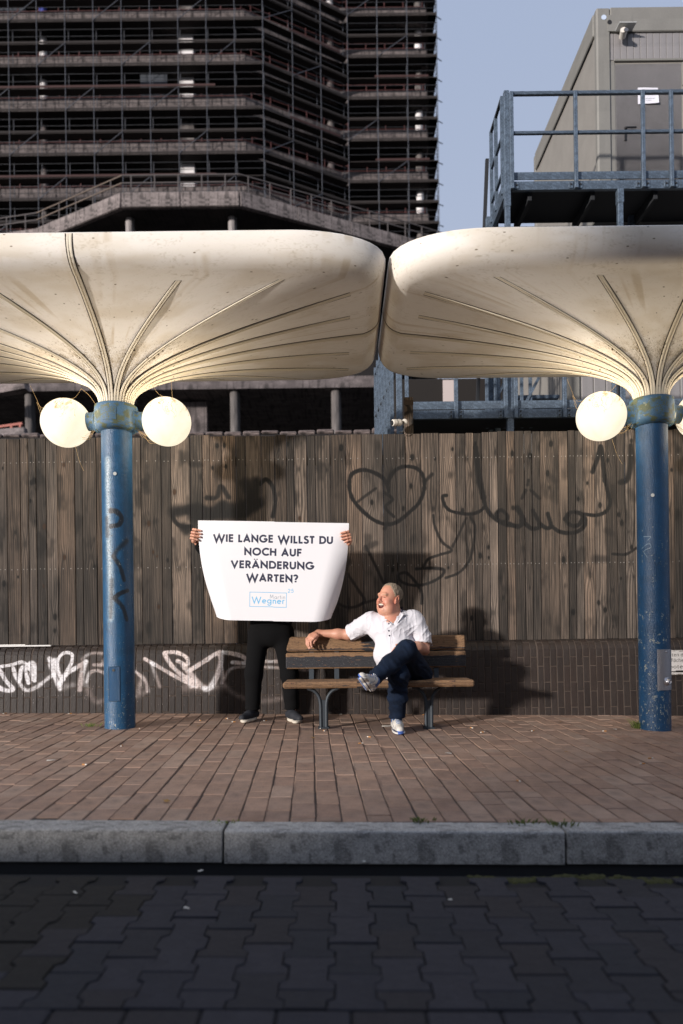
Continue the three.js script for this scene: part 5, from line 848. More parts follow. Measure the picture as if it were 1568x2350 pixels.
// ───────────────────────── galvanised steel platform and site cabins ─────────────────────────
const galv = (() => { const t = tex(256, 256, (x, y) => { const a = noise(x / 9, y / 9), b = noise(x / 4 + 30, y / 5), c = fbm(x / 60, y / 60); const v = 118 + 50 * (a > 0.55 ? 0.6 : 0.15) + 26 * (b - 0.5) + 40 * (c - 0.5); return [v * 0.9, v * 0.98, v * 1.06]; }); t.repeat.set(3, 3); return mat(hex('#b9c2cc'), 0.5, { map: t, metalness: 0.35 }); })();
{
  const Z = 8.4, p = (x, y, z = Z) => at(x, y, z), X = (x, y, z = Z) => p(x, y, z).x, Y = (y, x = 1300, z = Z) => p(x, y, z).y;
  const t = thing('steel_platform', 'two storey galvanised steel access platform with railings in front of the grey site cabins', 'platform', [2.1, 0, -Z]);
  const loc = (v) => v.clone().sub(t.position), b = (name, w, h, d, x, y, z, par = t) => part(name, box(w, h, d, x - 2.1, y, z + Z, 0.004), galv, par);
  const R = 5.8; // right end beyond the frame
  const topY = Y(218, 1350), midY = Y(308, 1350), toe0 = Y(413, 1350), toe1 = Y(395, 1350), bm0 = Y(437, 1350), bm1 = Y(417, 1350);
  const deckY = bm1 - 0.01;
  const lo = { toe0: Y(940, 1150), toe1: Y(921.5, 1150), bm0: Y(962, 1150), bm1: Y(942, 1150) };
  const dark = mat(hex('#2a2c30'), 0.8, { metalness: 0.2 });
  // posts
  b('post', 0.062, topY + 0.05, 0.062, 2.1, (topY + 0.05) / 2, -Z); b('post_sleeve', 0.076, 0.3, 0.076, 2.1, bm0 - 0.05, -Z); b('post_sleeve', 0.08, 0.34, 0.08, 2.1, lo.bm0 + 0.0, -Z);
  b('post', 0.062, bm0, 0.062, X(1423, 480), bm0 / 2, -Z); b('post_sleeve', 0.076, 0.17, 0.076, X(1423, 480), bm0 - 0.085, -Z);
  b('post', 0.07, bm0, 0.07, R - 0.1, bm0 / 2, -Z); for (const x of [2.1, 3.9, R - 0.1]) b('post', 0.07, deckY, 0.07, x, deckY / 2, -9.05);
  // upper level: rails, uprights, toe boards, beam
  const x0 = 2.16;
  b('top_rail', R - x0, 0.042, 0.042, (R + x0) / 2, topY, -Z + 0.03); b('middle_rail', R - x0, 0.036, 0.036, (R + x0) / 2, midY, -Z + 0.03);
  b('toe_board', R - x0, toe1 - toe0, 0.012, (R + x0) / 2, (toe0 + toe1) / 2, -Z + 0.01); b('edge_beam', R - x0, bm1 - bm0, 0.05, (R + x0) / 2, (bm0 + bm1) / 2, -Z);
  for (const x of [1172, 1318, 1471.6, 1536]) { const u = b('upright', 0.042, topY - bm0 + 0.01, 0.042, X(x, 320), (topY + bm0) / 2, -Z + 0.055); for (const s of [-1, 1]) if (x !== 1172 || s > 0) { const c = part('clamp_plate', box(0.055, 0.085, 0.01, X(x, 320) - 2.1 + s * 0.058, (bm0 + bm1) / 2, 0.032, 0.003), galv, t); part('bolt', new THREE.CylinderGeometry(0.012, 0.012, 0.012, 6).rotateX(Math.PI / 2).translate(X(x, 320) - 2.1 + s * 0.058, (bm0 + bm1) / 2, 0.04), dark, c); } }
  part('deck', box(R - 2.1, 0.035, 0.72, (R - 2.1) / 2 + 0.02, deckY - 0.03, -0.42, 0.004), dark, t); for (let i = 0; i < 5; i++) part('joist', box(0.05, 0.12, 0.7, 0.3 + i * 0.78, deckY - 0.11, -0.42, 0.004), dark, t);
  part('rear_beam', box(R - 2.1, 0.16, 0.06, (R - 2.1) / 2, deckY - 0.16, -0.82, 0.004), dark, t);
  // left end railing running back
  const XS = 2.055; for (const z of [-8.43, -8.77, -9.03]) part('upright', bar(V(XS - 2.1, bm0 - 0.02, z + Z), V(XS - 2.1, topY + 0.01, z + Z), 0.042), galv, t);
  for (const y of [topY, midY, toe1 + 0.02]) part('end_rail', bar(V(XS - 2.1, y, -0.03), V(XS - 2.1, y, -0.63), 0.034), y === topY ? dark : galv, t); part('end_board', box(0.012, 0.1, 0.6, XS - 2.1, bm0 + 0.06, -0.33), galv, t); part('end_beam', box(0.05, 0.1, 0.66, XS - 2.1 + 0.02, bm0 - 0.04, -0.33), galv, t);
  part('brace', bar(V(XS - 2.13, bm0 + 0.9, -0.75), V(XS - 2.2, 3.6, -1.35), 0.045), dark, t); part('post', box(0.07, deckY, 0.07, XS - 2.13, deckY / 2, -0.72), galv, t);
  // lower level
  const l0 = X(933, 950), LR = R, seg = [[933, 1045], [1045, 1158], [1180, 1292], [1292, 1420]];
  b('toe_board', LR - l0, lo.toe1 - lo.toe0, 0.012, (LR + l0) / 2, (lo.toe0 + lo.toe1) / 2, -Z + 0.03); b('edge_beam', LR - l0, lo.bm1 - lo.bm0, 0.05, (LR + l0) / 2, (lo.bm0 + lo.bm1) / 2, -Z + 0.02);
  for (const x of [933, 1045, 1158, 1181, 1292, 1405]) { const xx = X(x, 930); b('upright', 0.046, 1.3, 0.046, xx, lo.bm0 + 0.64, -Z + 0.065); for (const s of [-1, 1]) if (!(x === 933 && s < 0) && !(x === 1158 && s > 0) && !(x === 1181 && s < 0)) { const c = part('clamp_plate', box(0.05, lo.bm1 - lo.bm0 - 0.02, 0.01, xx - 2.1 + s * 0.06, (lo.bm0 + lo.bm1) / 2, 0.055, 0.003), galv, t); for (const q of [-1, 1]) part('bolt', new THREE.CylinderGeometry(0.011, 0.011, 0.012, 6).rotateX(Math.PI / 2).translate(xx - 2.1 + s * 0.06, (lo.bm0 + lo.bm1) / 2 + q * 0.025, 0.064), dark, c); } }
  b('post', 0.072, lo.bm0 + 1.4, 0.06, X(916, 900), (lo.bm0 + 1.4) / 2, -Z + 0.02); b('top_rail', LR - l0, 0.042, 0.042, (LR + l0) / 2, lo.bm0 + 1.25, -Z + 0.05); b('middle_rail', LR - l0, 0.036, 0.036, (LR + l0) / 2, lo.bm0 + 0.78, -Z + 0.05);
  part('deck', box(LR - l0, 0.035, 0.9, (LR + l0) / 2 - 2.1, lo.bm1 - 0.03, -0.46), dark, t);
  for (let i = 0; i < 7; i++) { const f = i / 6, z = -8.5 - 1.7 * f, x = 0.66 - 0.11 * f; part('upright', bar(V(x - 2.1, 2.4, z + Z), V(x - 2.1, 4.7, z + Z), 0.045), galv, t); }
  for (const y of [3.05, 3.5, 3.97, 4.6]) part('end_rail', bar(V(0.68 - 2.1, y, -0.1), V(0.55 - 2.1, y, -1.8), 0.03), y === 3.97 ? dark : galv, t);
  // stair flight behind
  const st0 = V(X(1108, 925, 9.0) - 2.1, lo.bm1, -0.6), st1 = V(X(1172, 840, 9.0) - 2.1, lo.bm1 + 0.7, -0.6);
  for (const o of [0, 0.42]) part('stair_rail', bar(st0.clone().add(V(o, 0, 0)), st1.clone().add(V(o, 0, 0)), 0.035), galv, t);
  for (let i = 0; i < 6; i++) part('baluster', box(0.04, 1.2, 0.04, st0.x + 0.06 + i * 0.115, lo.bm1 + 0.55, -0.62), galv, t);
  for (let i = 0; i < 3; i++) part('tread', box(0.75, 0.05, 0.22, X(1240, 880, 9) - 2.1, lo.bm1 + 0.1 + i * 0.19, -0.7 - i * 0.2), galv, t);
}
{
  const paint = (h, r = 0.6) => { const t = tex(256, 256, (x, y) => { const v = 0.94 + 0.08 * (fbm(x / 50, y / 80) - 0.5) + 0.05 * (noise(x / 2, y / 2) - 0.5); const k = 255 * v; return [k, k, k]; }); return mat(hex(h), r, { map: t }); };
  const grey = paint('#8e8a84'), frame = paint('#817f7a'), pan = paint('#8a8788'), gapM = mat(hex('#1b1c20'), 0.9);
  const cabin = (label, x0, y0, z0, w, h, d, full) => {
    const t = thing('site_cabin', label, 'cabin', [x0 + w / 2, y0, z0 - d / 2]);
    part('shell', box(w - 0.05, h - 0.06, d - 0.05, 0, h / 2, 0, 0.01), grey, t);
    const zf = d / 2;
    for (const s of [-1, 1]) { const c = part('corner_post', box(0.19, h, 0.1, s * (w / 2 - 0.095), h / 2, zf - 0.04, 0.02), frame, t); part('corner_casting', new THREE.CylinderGeometry(0.034, 0.034, 0.012, 20).rotateX(Math.PI / 2).translate(s * (w / 2 - 0.1), h - 0.14, zf + 0.008), mat(hex('#b9c6da'), 0.6), c); part('rear_post', box(0.19, h, 0.1, s * (w / 2 - 0.095), h / 2, -zf + 0.04, 0.02), frame, t); }
    part('top_beam', box(w - 0.38, 0.33, 0.09, 0, h - 0.165, zf - 0.035, 0.01), frame, t); part('sill_beam', box(w - 0.38, 0.16, 0.09, 0, 0.08, zf - 0.035, 0.01), frame, t);
    for (const s of [-1, 1]) { part('side_rail', box(0.04, 0.3, d - 0.2, s * (w / 2 - 0.012), h - 0.15, 0, 0.012), frame, t); part('side_gap', box(0.03, 0.016, d - 0.4, s * (w / 2 - 0.0155), h - 0.308, 0, 0.002), gapM, t); part('side_rail', box(0.04, 0.16, d - 0.2, s * (w / 2 - 0.012), 0.08, 0, 0.012), frame, t); }
    if (!full) { for (let i = 0; i < 12; i++) part('panel_rib', box(0.16, h - 0.55, 0.02, -w / 2 + 0.29 + i * 0.17, h / 2 - 0.08, zf - 0.02, 0.008), pan, t); return t; }
    // front: recessed strip of ribs above the door, the door, its handle and a notice
    const dx0 = at(1414, 200, -z0).x - t.position.x, dw = 0.9, dh = at(1450, 138, -z0).y - y0;
    for (let i = 0; i < 12; i++) part('panel_rib', box(0.083, h - 0.33 - dh - 0.02, 0.012, dx0 - 0.06 + i * 0.089, (h - 0.33 + dh) / 2 + 0.004, zf - 0.022, 0.004), pan, t);
    part('door_jamb', box(0.16, dh, 0.014, dx0 - 0.085, dh / 2, zf - 0.024, 0.004), frame, t); part('door_jamb', box(0.16, dh, 0.014, dx0 + dw + 0.09, dh / 2, zf - 0.024, 0.004), frame, t);
    const dr = part('door', box(dw, dh - 0.03, 0.02, dx0 + dw / 2, dh / 2 - 0.015, zf - 0.035, 0.004), pan, t); part('door_head', box(dw + 0.04, 0.03, 0.03, dx0 + dw / 2, dh + 0.004, zf - 0.008, 0.004), frame, t);
    const hp = at(1437, 305, -z0), hx = hp.x - t.position.x, hy = hp.y - y0; part('handle', mg([box(0.03, 0.19, 0.012, hx, hy, zf - 0.018), box(0.15, 0.028, 0.02, hx + 0.06, hy + 0.06, zf + 0.02, 0.008), box(0.026, 0.026, 0.045, hx, hy + 0.06, zf)]), mat(hex('#121214'), 0.5), dr);
    part('hinge', box(0.02, 0.2, 0.02, dx0 + dw + 0.012, dh - 0.24, zf - 0.012), mat(hex('#8a8a86'), 0.4, { metalness: 0.5 }), dr);
    const cv = document.createElement('canvas'); cv.width = 256; cv.height = 208; const c = cv.getContext('2d'); c.fillStyle = '#d7d6de'; c.fillRect(0, 0, 256, 208); c.fillStyle = '#20283f'; c.fillRect(28, 28, 96, 62); c.fillStyle = '#d7d6de'; c.font = 'bold 44px sans-serif'; c.fillText('RAN', 30, 76); c.fillStyle = '#4a4c58'; c.font = '19px sans-serif'; c.fillText('Alle Anmeldungen', 62, 150); c.fillText('im B\u00fcro', 98, 174);
    const ct = new THREE.CanvasTexture(cv); ct.colorSpace = THREE.SRGBColorSpace; ct.magFilter = THREE.LinearFilter;
    const nw = 0.275, nh = 0.222, np = at(1488.5, 218, -z0), ng = new THREE.PlaneGeometry(nw, nh, 10, 8), pp = ng.attributes.position; for (let i = 0; i < pp.count; i++) { const u = pp.getX(i) / nw + 0.5, v = pp.getY(i) / nh + 0.5; pp.setZ(i, 0.03 * u * u * (1 - v) + 0.004 * Math.sin(u * 5)); } ng.computeVertexNormals();
    part('notice', ng.translate(np.x - t.position.x, np.y - y0, zf - 0.015), mat(hex('#ffffff'), 0.7, { map: ct }), t, 'white paper notice with a dark blue block');
    // access panel on the beam
    const ap = at(1400, 72, -z0), ax = ap.x - t.position.x; const ag = part('access_panel', box(0.33, 0.22, 0.008, ax + 0.27 - 0.26 + 0.12, h - 0.22, zf + 0.011, 0.002), frame, t); part('panel_hole', new THREE.CylinderGeometry(0.03, 0.03, 0.004, 18).rotateX(Math.PI / 2).translate(ax - 0.01, h - 0.21, zf + 0.017), gapM, ag);
    return t;
  };
  const c0 = at(1368, 18, 9.23);
  cabin('grey metal site cabin with a door and paper notice standing on the upper platform', c0.x, 6.36, -9.23, 2.44, c0.y - 6.36, 3.0, true);
  cabin('grey metal site cabin underneath, mostly hidden behind the right canopy', 3.12, 3.45, -9.35, 2.9, 2.62, 3.0, false);
  // camera with a small roof under the cabin's top beam
  const cp = at(1441, 48, 9.0), w = mat(hex('#cfc9c0'), 0.5), cam = thing('security_camera', 'white camera under a small flat roof on the upper cabin front', 'camera', [cp.x, cp.y, -9.22]);
  part('roof_plate', box(0.23, 0.012, 0.16, 0.03, 0.05, 0.08, 0.003).rotateX(0.1), mat(hex('#b9bcbc'), 0.5), cam); part('body', cyl(0.04, 0.044, 0.1, 0, 0, 0, 20).rotateX(Math.PI / 2 - 0.15).rotateY(-0.25).translate(-0.015, -0.06, 0.1), w, cam); part('mount', box(0.05, 0.12, 0.1, 0.02, 0.0, 0.045, 0.01), w, cam); part('lens', cyl(0.03, 0.03, 0.008, 0, 0, 0, 20).rotateX(Math.PI / 2 - 0.15).translate(0.0, -0.07, 0.166), mat(hex('#55565a'), 0.2), cam);
}
{ // white bullet camera on the fence post
  const p = at(911, 970, 6.98), w = mat(hex('#d9d4cc'), 0.45), k = mat(hex('#17181a'), 0.5), c = thing('security_camera', 'small white bullet camera fixed to the wooden post above the fence', 'camera', [p.x, p.y, p.z]);
  part('body', new THREE.LatheGeometry([[0, -0.058], [0.028, -0.056], [0.034, -0.048], [0.035, 0.03], [0.03, 0.05], [0.018, 0.058], [0, 0.06]].map((q) => new THREE.Vector2(...q)), 28).rotateZ(-Math.PI / 2 + 0.14).rotateY(0.5), w, c);
  part('lens', cyl(0.024, 0.024, 0.006, 0, 0, 0, 20).rotateZ(Math.PI / 2 + 0.14).translate(-0.062, -0.009, 0).rotateY(0.5), k, c); part('seam', new THREE.TorusGeometry(0.0352, 0.002, 6, 28).rotateY(Math.PI / 2).rotateZ(0.14).translate(-0.008, -0.001, 0).rotateY(0.5), k, c);
  part('mount', new THREE.SphereGeometry(0.032, 20, 14).scale(1, 1, 0.7).translate(0.085, 0.02, -0.05), w, c); part('arm', bar(V(0.05, 0.0, -0.03), V(0.085, 0.02, -0.045), 0.018), k, c); part('cable', tube([V(0.06, 0, -0.02), V(0.075, -0.05, 0), V(0.055, -0.095, -0.01), V(0.03, -0.09, -0.02)], 0.005, 20, 6), k, c);
}

// ───────────────────────── unfinished concrete tower with scaffolding ─────────────────────────
{
  const conc = (() => { const t = tex(512, 512, (x, y) => { const v = 0.72 + 0.4 * (fbm(x / 60, y / 30, 4) - 0.5) + 0.25 * (noise(x / 3, y / 3) - 0.5); const st = smooth(0.6, 0.8, noise(x / 9, y / 140)); const k = 255 * clamp(v - 0.2 * st); return [k, k * 0.975, k * 0.97]; }); t.repeat.set(0.25, 0.25); return t; })();
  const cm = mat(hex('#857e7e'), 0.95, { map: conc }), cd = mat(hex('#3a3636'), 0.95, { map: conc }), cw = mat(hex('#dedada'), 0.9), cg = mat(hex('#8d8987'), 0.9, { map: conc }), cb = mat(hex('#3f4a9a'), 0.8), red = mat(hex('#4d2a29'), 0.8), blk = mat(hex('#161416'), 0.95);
  const tower = thing('concrete_tower', 'dark unfinished concrete tower with open floors and red guard rails at the upper left', 'building', [-7, 0, -52]);
  const O = tower.position, path = [[-48, -50.6], [-6.76, -50.6], [0.38, -54.3], [7.13, -54.3], [7.13, -76]];
  const P2 = (a) => V(a[0] - O.x, 0, a[1] - O.z);
  const slabShape = new THREE.Shape(); [...path, [-48, -76]].forEach(([x, z], i) => { const u = x - O.x, v = -(z - O.z); i ? slabShape.lineTo(u, v) : slabShape.moveTo(u, v); }); slabShape.closePath();
  const slabG = new THREE.ExtrudeGeometry(slabShape, { depth: 0.28, bevelEnabled: false }).rotateX(-Math.PI / 2);
  const lv = []; for (let i = 0; i < 11; i++) lv.push(22.75 + 3.235 * i);
  const R = rng(301);
  lv.forEach((y, f) => {
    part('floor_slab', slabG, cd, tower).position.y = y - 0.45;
    for (let i = 0; i + 1 < path.length; i++) {
      const a = P2(path[i]), b = P2(path[i + 1]), h = 0.95 + 0.12 * ((f * 7) % 3), d = b.clone().sub(a), L = d.length(), mid = a.clone().lerp(b, 0.5), nrm = V(d.z, 0, -d.x).normalize();
      const g = box(L + 0.3, h, 0.42, 0, 0, 0, 0.02); const e = part('edge_beam', g, cm, tower); e.position.set(mid.x - nrm.x * 0.0, y, mid.z); e.rotation.y = -Math.atan2(d.z, d.x); e.position.addScaledVector(V(-d.z, 0, d.x).normalize(), 0);
      // red guard rail standing on the edge
      if (f < 10 && i < 3) { const l = [box(L, 0.05, 0.05, 0, 0, 0), box(L, 0.045, 0.04, 0, -0.42, 0)]; for (let x = -L / 2 + 0.6; x < L / 2; x += 1.5) l.push(box(0.07, 0.75, 0.06, x, -0.26, 0.03)); const r = part('guard_rail', mg(l), red, tower); r.position.set(mid.x, y + h / 2 + 0.62, mid.z); r.rotation.y = -Math.atan2(d.z, d.x); }
    }
    // columns behind the edge on this storey
    const hc = 3.235 - 0.6, yc = y + 0.3 + hc / 2;
    const C = (x, z, r, m) => part('column', cyl(r, r, hc + 0.4, 0, 0, 0, 18), m, tower).position.set(x - O.x, yc, z - O.z);
    const pick = (k) => { const q = (f * 3 + k * 5) % 7; return q === 1 || q === 4 ? cw : q === 6 ? cg : cm; };
    C(at(101, 200, 51.6).x, -51.6, 0.27, f === 7 ? cb : pick(0)); C(at(759, 270, 55.3).x, -55.3, 0.3, pick(1)); C(at(962, 270, 55.2).x, -55.2, 0.3, f % 2 ? cw : cg); C(-27, -54, 0.27, cg); C(-33, -54, 0.27, cm); C(-20.5 + 9, -60, 0.3, cd);
    part('shaft', box(1.05, hc + 0.4, 0.9, at(432, 250, 51.8).x - O.x, yc, -51.8 - O.z, 0.02), f % 3 === 1 ? cg : cw, tower);
    for (let k = 0; k < 5; k++) { const sx = -34 + R() * 26, hh = 0.3 + R() * 0.9; part(['material_stack', 'crate', 'pallet_load'][k % 3], box(0.5 + R() * 1.4, hh, 0.6, sx - O.x, y + 0.5 + hh / 2, -51.9 - R() * 1.5 - O.z, 0.02), [cm, mat(hex('#6a4f38'), 0.9), cg, mat(hex('#35506a'), 0.8)][Math.floor(R() * 4)], tower); }
    if (f === 5 || f === 7) part('tarpaulin', box(2.0, 2.2, 0.04, (f === 5 ? -13.5 : -24) - O.x, y + 1.7, -50.9 - O.z, 0.01), mat(hex('#3d4148'), 0.9), tower);
    if (f % 2) part('partition', box(1.5 + R() * 2, hc * 0.8, 0.2, at(345, 250, 56).x - O.x, y + 0.3 + hc * 0.4, -57 - O.z), cm, tower);
  });
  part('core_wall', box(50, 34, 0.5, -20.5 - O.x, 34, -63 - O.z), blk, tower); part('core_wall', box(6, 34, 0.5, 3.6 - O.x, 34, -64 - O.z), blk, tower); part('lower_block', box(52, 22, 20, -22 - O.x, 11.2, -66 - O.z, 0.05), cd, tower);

  // scaffolding in front
  const sc = thing('scaffolding', 'tall steel tube scaffolding wrapped around the front of the unfinished tower', 'scaffolding', [-5.2, 0, -49.5]);
  const Q = sc.position, tubeM = mat(hex('#4b4e56'), 0.6, { metalness: 0.2 }), plank = mat(hex('#2b2625'), 0.95), dkM = mat(hex('#25262a'), 0.7), redp = mat(hex('#38211f'), 0.85);
  const sp = [[-40, -49.5], [-5.2, -49.5], [1.0, -53.0], [7.95, -53.0], [7.95, -72]];
  const TOP = 57, LIFT = 1.6175, y0 = 2.37;
  const poleG = new THREE.CylinderGeometry(0.027, 0.027, TOP, 6).translate(0, TOP / 2, 0);
  for (let i = 0; i + 1 < sp.length; i++) {
    const a = V(sp[i][0] - Q.x, 0, sp[i][1] - Q.z), b = V(sp[i + 1][0] - Q.x, 0, sp[i + 1][1] - Q.z), d = b.clone().sub(a), L = d.length(), u = d.clone().normalize(), inn = V(u.z, 0, -u.x), n = Math.round(L / 2.07), turn = -Math.atan2(d.z, d.x);
    for (let k = i ? 1 : 0; k <= n; k++) { const p = a.clone().addScaledVector(u, L * k / n); const o = part('standard', poleG, tubeM, sc); o.position.copy(p); const w = part('standard', poleG, tubeM, sc); w.position.copy(p).addScaledVector(inn, 0.68); }
    const mid = a.clone().lerp(b, 0.5);
    for (let f = 0, y = y0; y < TOP - 0.5; y += LIFT, f++) {
      if (y < 18) { if (f % 3) continue; }
      const D = part('deck', box(L, 0.055, 0.62, 0, 0, 0, 0.004), plank, sc); D.position.copy(mid).addScaledVector(inn, 0.34); D.position.y = y; D.rotation.y = turn;
      const lg = [box(L, 0.03, 0.03, 0, 1.0, 0), box(L, 0.03, 0.03, 0, 0.5, 0)]; const e = part('ledger', mg(lg), dkM, sc); e.position.copy(mid); e.position.y = y; e.rotation.y = turn; e.userData.kind = 'stuff';
      if ((f * 7 + i * 3) % 4 === 1) { const T = part('toe_board', box(L * 0.6, 0.16, 0.03, L * 0.1, 0.11, -0.0), redp, sc); T.position.copy(mid).addScaledVector(inn, -0.01); T.position.y = y; T.rotation.y = turn; }
      else { const T = part('toe_board', box(L, 0.14, 0.03, 0, 0.1, 0), plank, sc); T.position.copy(mid); T.position.y = y; T.rotation.y = turn; }
      if (f % 2 === 0) for (let k = 1 + (f + i) % 3; k < n; k += 3) part('brace', bar(a.clone().addScaledVector(u, L * (k - 1) / n).add(V(0, y, 0)).addScaledVector(inn, -0.05), a.clone().addScaledVector(u, L * k / n).add(V(0, y + LIFT, 0)).addScaledVector(inn, -0.05), 0.035), tubeM, sc);
    }
  }
  for (let y = 20; y < TOP; y += LIFT) { part('end_ledger', bar(V(7.95 - Q.x, y, -53 - Q.z), V(8.35 - Q.x, y + 0.1, -53.4 - Q.z), 0.05), tubeM, sc); }

  // podium terrace in front of the tower
  const pod = thing('concrete_podium', 'grey concrete podium terrace on round white columns below the tower, railing along its edge', 'building', [-8, 0, -38]);
  const W = pod.position, tp = [[-40, -44], [-17.2, -39.2], [-11.3, -36], [-5.1, -36], [3.64, -40.3], [12, -44.6]];
  const shp = new THREE.Shape(); [...tp, [12, -50], [-40, -50]].forEach(([x, z], i) => { const a = x - W.x, b = -(z - W.z); i ? shp.lineTo(a, b) : shp.moveTo(a, b); }); shp.closePath();
  const yT = 23.45, rl = mat(hex('#4f4a4a'), 0.9); const pm = mat(hex('#a29a98'), 0.95, { map: conc });
  part('terrace_slab', new THREE.ExtrudeGeometry(shp, { depth: 0.5, bevelEnabled: false }).rotateX(-Math.PI / 2).translate(0, yT - 0.78, 0), cd, pod);
  for (let i = 0; i + 1 < tp.length; i++) {
    const a = V(tp[i][0] - W.x, 0, tp[i][1] - W.z), b = V(tp[i + 1][0] - W.x, 0, tp[i + 1][1] - W.z), d = b.clone().sub(a), L = d.length(), u = d.clone().normalize(), mid = a.clone().lerp(b, 0.5), n = Math.max(1, Math.round(L / 3.1)), turn = -Math.atan2(d.z, d.x), nrm = V(-u.z, 0, u.x);
    for (let k = 0; k < n; k++) { const e = part('edge_panel', box(L / n - 0.03, 0.8, 0.25, 0, 0, 0, 0.02), pm, pod); e.position.copy(a).addScaledVector(u, L * (k + 0.5) / n); e.position.y = yT - 0.4; e.rotation.y = turn; const e2 = part('edge_strip', box(L / n - 0.03, 0.24, 0.06, 0, 0, 0, 0.01), pm, pod); e2.position.copy(a).addScaledVector(u, L * (k + 0.5) / n).addScaledVector(nrm, 0.13); e2.position.y = yT - 0.66; e2.rotation.y = turn; }
    const m = Math.max(2, Math.round(L / 1.25)); for (let k = 0; k < m; k++) { const e = part('railing_post', box(0.06, 0.95, 0.06, 0, 0, 0), rl, pod); e.position.copy(a).addScaledVector(u, L * (k + 0.4) / m); e.position.y = yT + 0.45; }
    for (const y of [0.55, 0.95]) { const e = part('railing', box(L, 0.06, 0.05, 0, 0, 0), i === 1 ? mat(hex('#62564d'), 0.9) : rl, pod); e.position.copy(mid); e.position.y = yT + y; e.rotation.y = turn; }
  }
  for (const x of [299, 534]) part('column', cyl(0.235, 0.235, 10, at(x, 505, 37).x - W.x, yT - 5.7, -37 - W.z, 24), mat(hex('#d8d4d4'), 0.85, { map: conc }), pod);
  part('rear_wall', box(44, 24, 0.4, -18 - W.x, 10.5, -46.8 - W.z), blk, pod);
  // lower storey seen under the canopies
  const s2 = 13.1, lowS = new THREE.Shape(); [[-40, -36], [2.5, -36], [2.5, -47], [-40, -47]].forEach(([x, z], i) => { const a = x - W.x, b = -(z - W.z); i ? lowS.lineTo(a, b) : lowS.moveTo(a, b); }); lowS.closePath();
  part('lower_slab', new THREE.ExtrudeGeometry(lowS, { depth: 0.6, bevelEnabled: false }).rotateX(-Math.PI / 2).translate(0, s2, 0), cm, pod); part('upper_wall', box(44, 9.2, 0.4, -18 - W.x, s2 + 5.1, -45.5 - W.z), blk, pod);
  for (const x of [70, 540, 772]) part('column', cyl(0.26, 0.26, 13.1, at(x, 950, 36.5).x - W.x, 6.55, -36.5 - W.z, 24), cg, pod);
  part('pier', box(1.4, 13, 0.5, at(448, 950, 38).x - W.x, 6.5, -38 - W.z), cm, pod);
  part('red_rail', bar(at(-40, 985, 33).sub(W), at(52, 972, 33).sub(W), 0.11), mat(hex('#a5665a'), 0.8), pod); for (const x of [27, 47]) part('red_rail_post', bar(at(x, 975, 33).sub(W), at(x, 1000, 33).sub(W), 0.1), mat(hex('#a5665a'), 0.8), pod);
  part('ramp_beam', (() => { const a = at(-60, 906, 34.5).sub(W), b = at(62, 889, 34.5).sub(W); const g = bar(a, b.clone().add(V(0, 0.1, 0)), 0.5, 0.62); return g; })(), mat(hex('#b3a8a6'), 0.9, { map: conc }), pod);
  part('ramp_parapet', bar(at(-60, 1003, 32).sub(W), at(60, 992, 32).sub(W), 0.4, 0.4), mat(hex('#a8a09f'), 0.9, { map: conc }), pod);
  // rough concrete wall of the building site just behind the fence
  const wt = at(500, 993, 12), sw = thing('site_wall', 'rough pale topped concrete wall just showing over the middle of the fence', 'wall', [-2, 0, -12]);
  part('wall_body', box(13.2, wt.y - 0.08, 0.3, 1.8, (wt.y - 0.08) / 2, 0, 0.01), cd, sw); { const l = []; for (let x = -4.8; x < 3.4; x += 0.32) l.push(box(0.3, 0.05 + R() * 0.05, 0.34, x + 0.16, wt.y - 0.07 + R() * 0.03, 0, 0.02).rotateZ(0)); l.forEach((g) => part('coping_stone', g, mat(hex('#8f8380'), 0.95, { map: conc }), sw)); }
}

{ // dark shed wall of the site seen through the steelwork
  const a = at(905, 868, 14), b = at(1330, 868, 14), t = thing('site_shed', 'dark shed with two white wall panels behind the lower steel platform', 'shed', [(a.x + b.x) / 2, 0, -14.6]), w = b.x - a.x;
  part('shed_wall', box(w, a.y, 1.1, 0, a.y / 2, 0, 0.02), mat(hex('#1d1917'), 0.95), t);
  for (const [x0, x1, y0, y1] of [[1017, 1046, 872, 922], [1172, 1226, 884, 910]]) { const p = at(x0, y0, 14), q = at(x1, y1, 14); part('white_panel', box(q.x - p.x, p.y - q.y, 0.05, (p.x + q.x) / 2 - t.position.x, (p.y + q.y) / 2, 0.575, 0.004), mat(hex('#b5a9a6'), 0.85), t); }
}

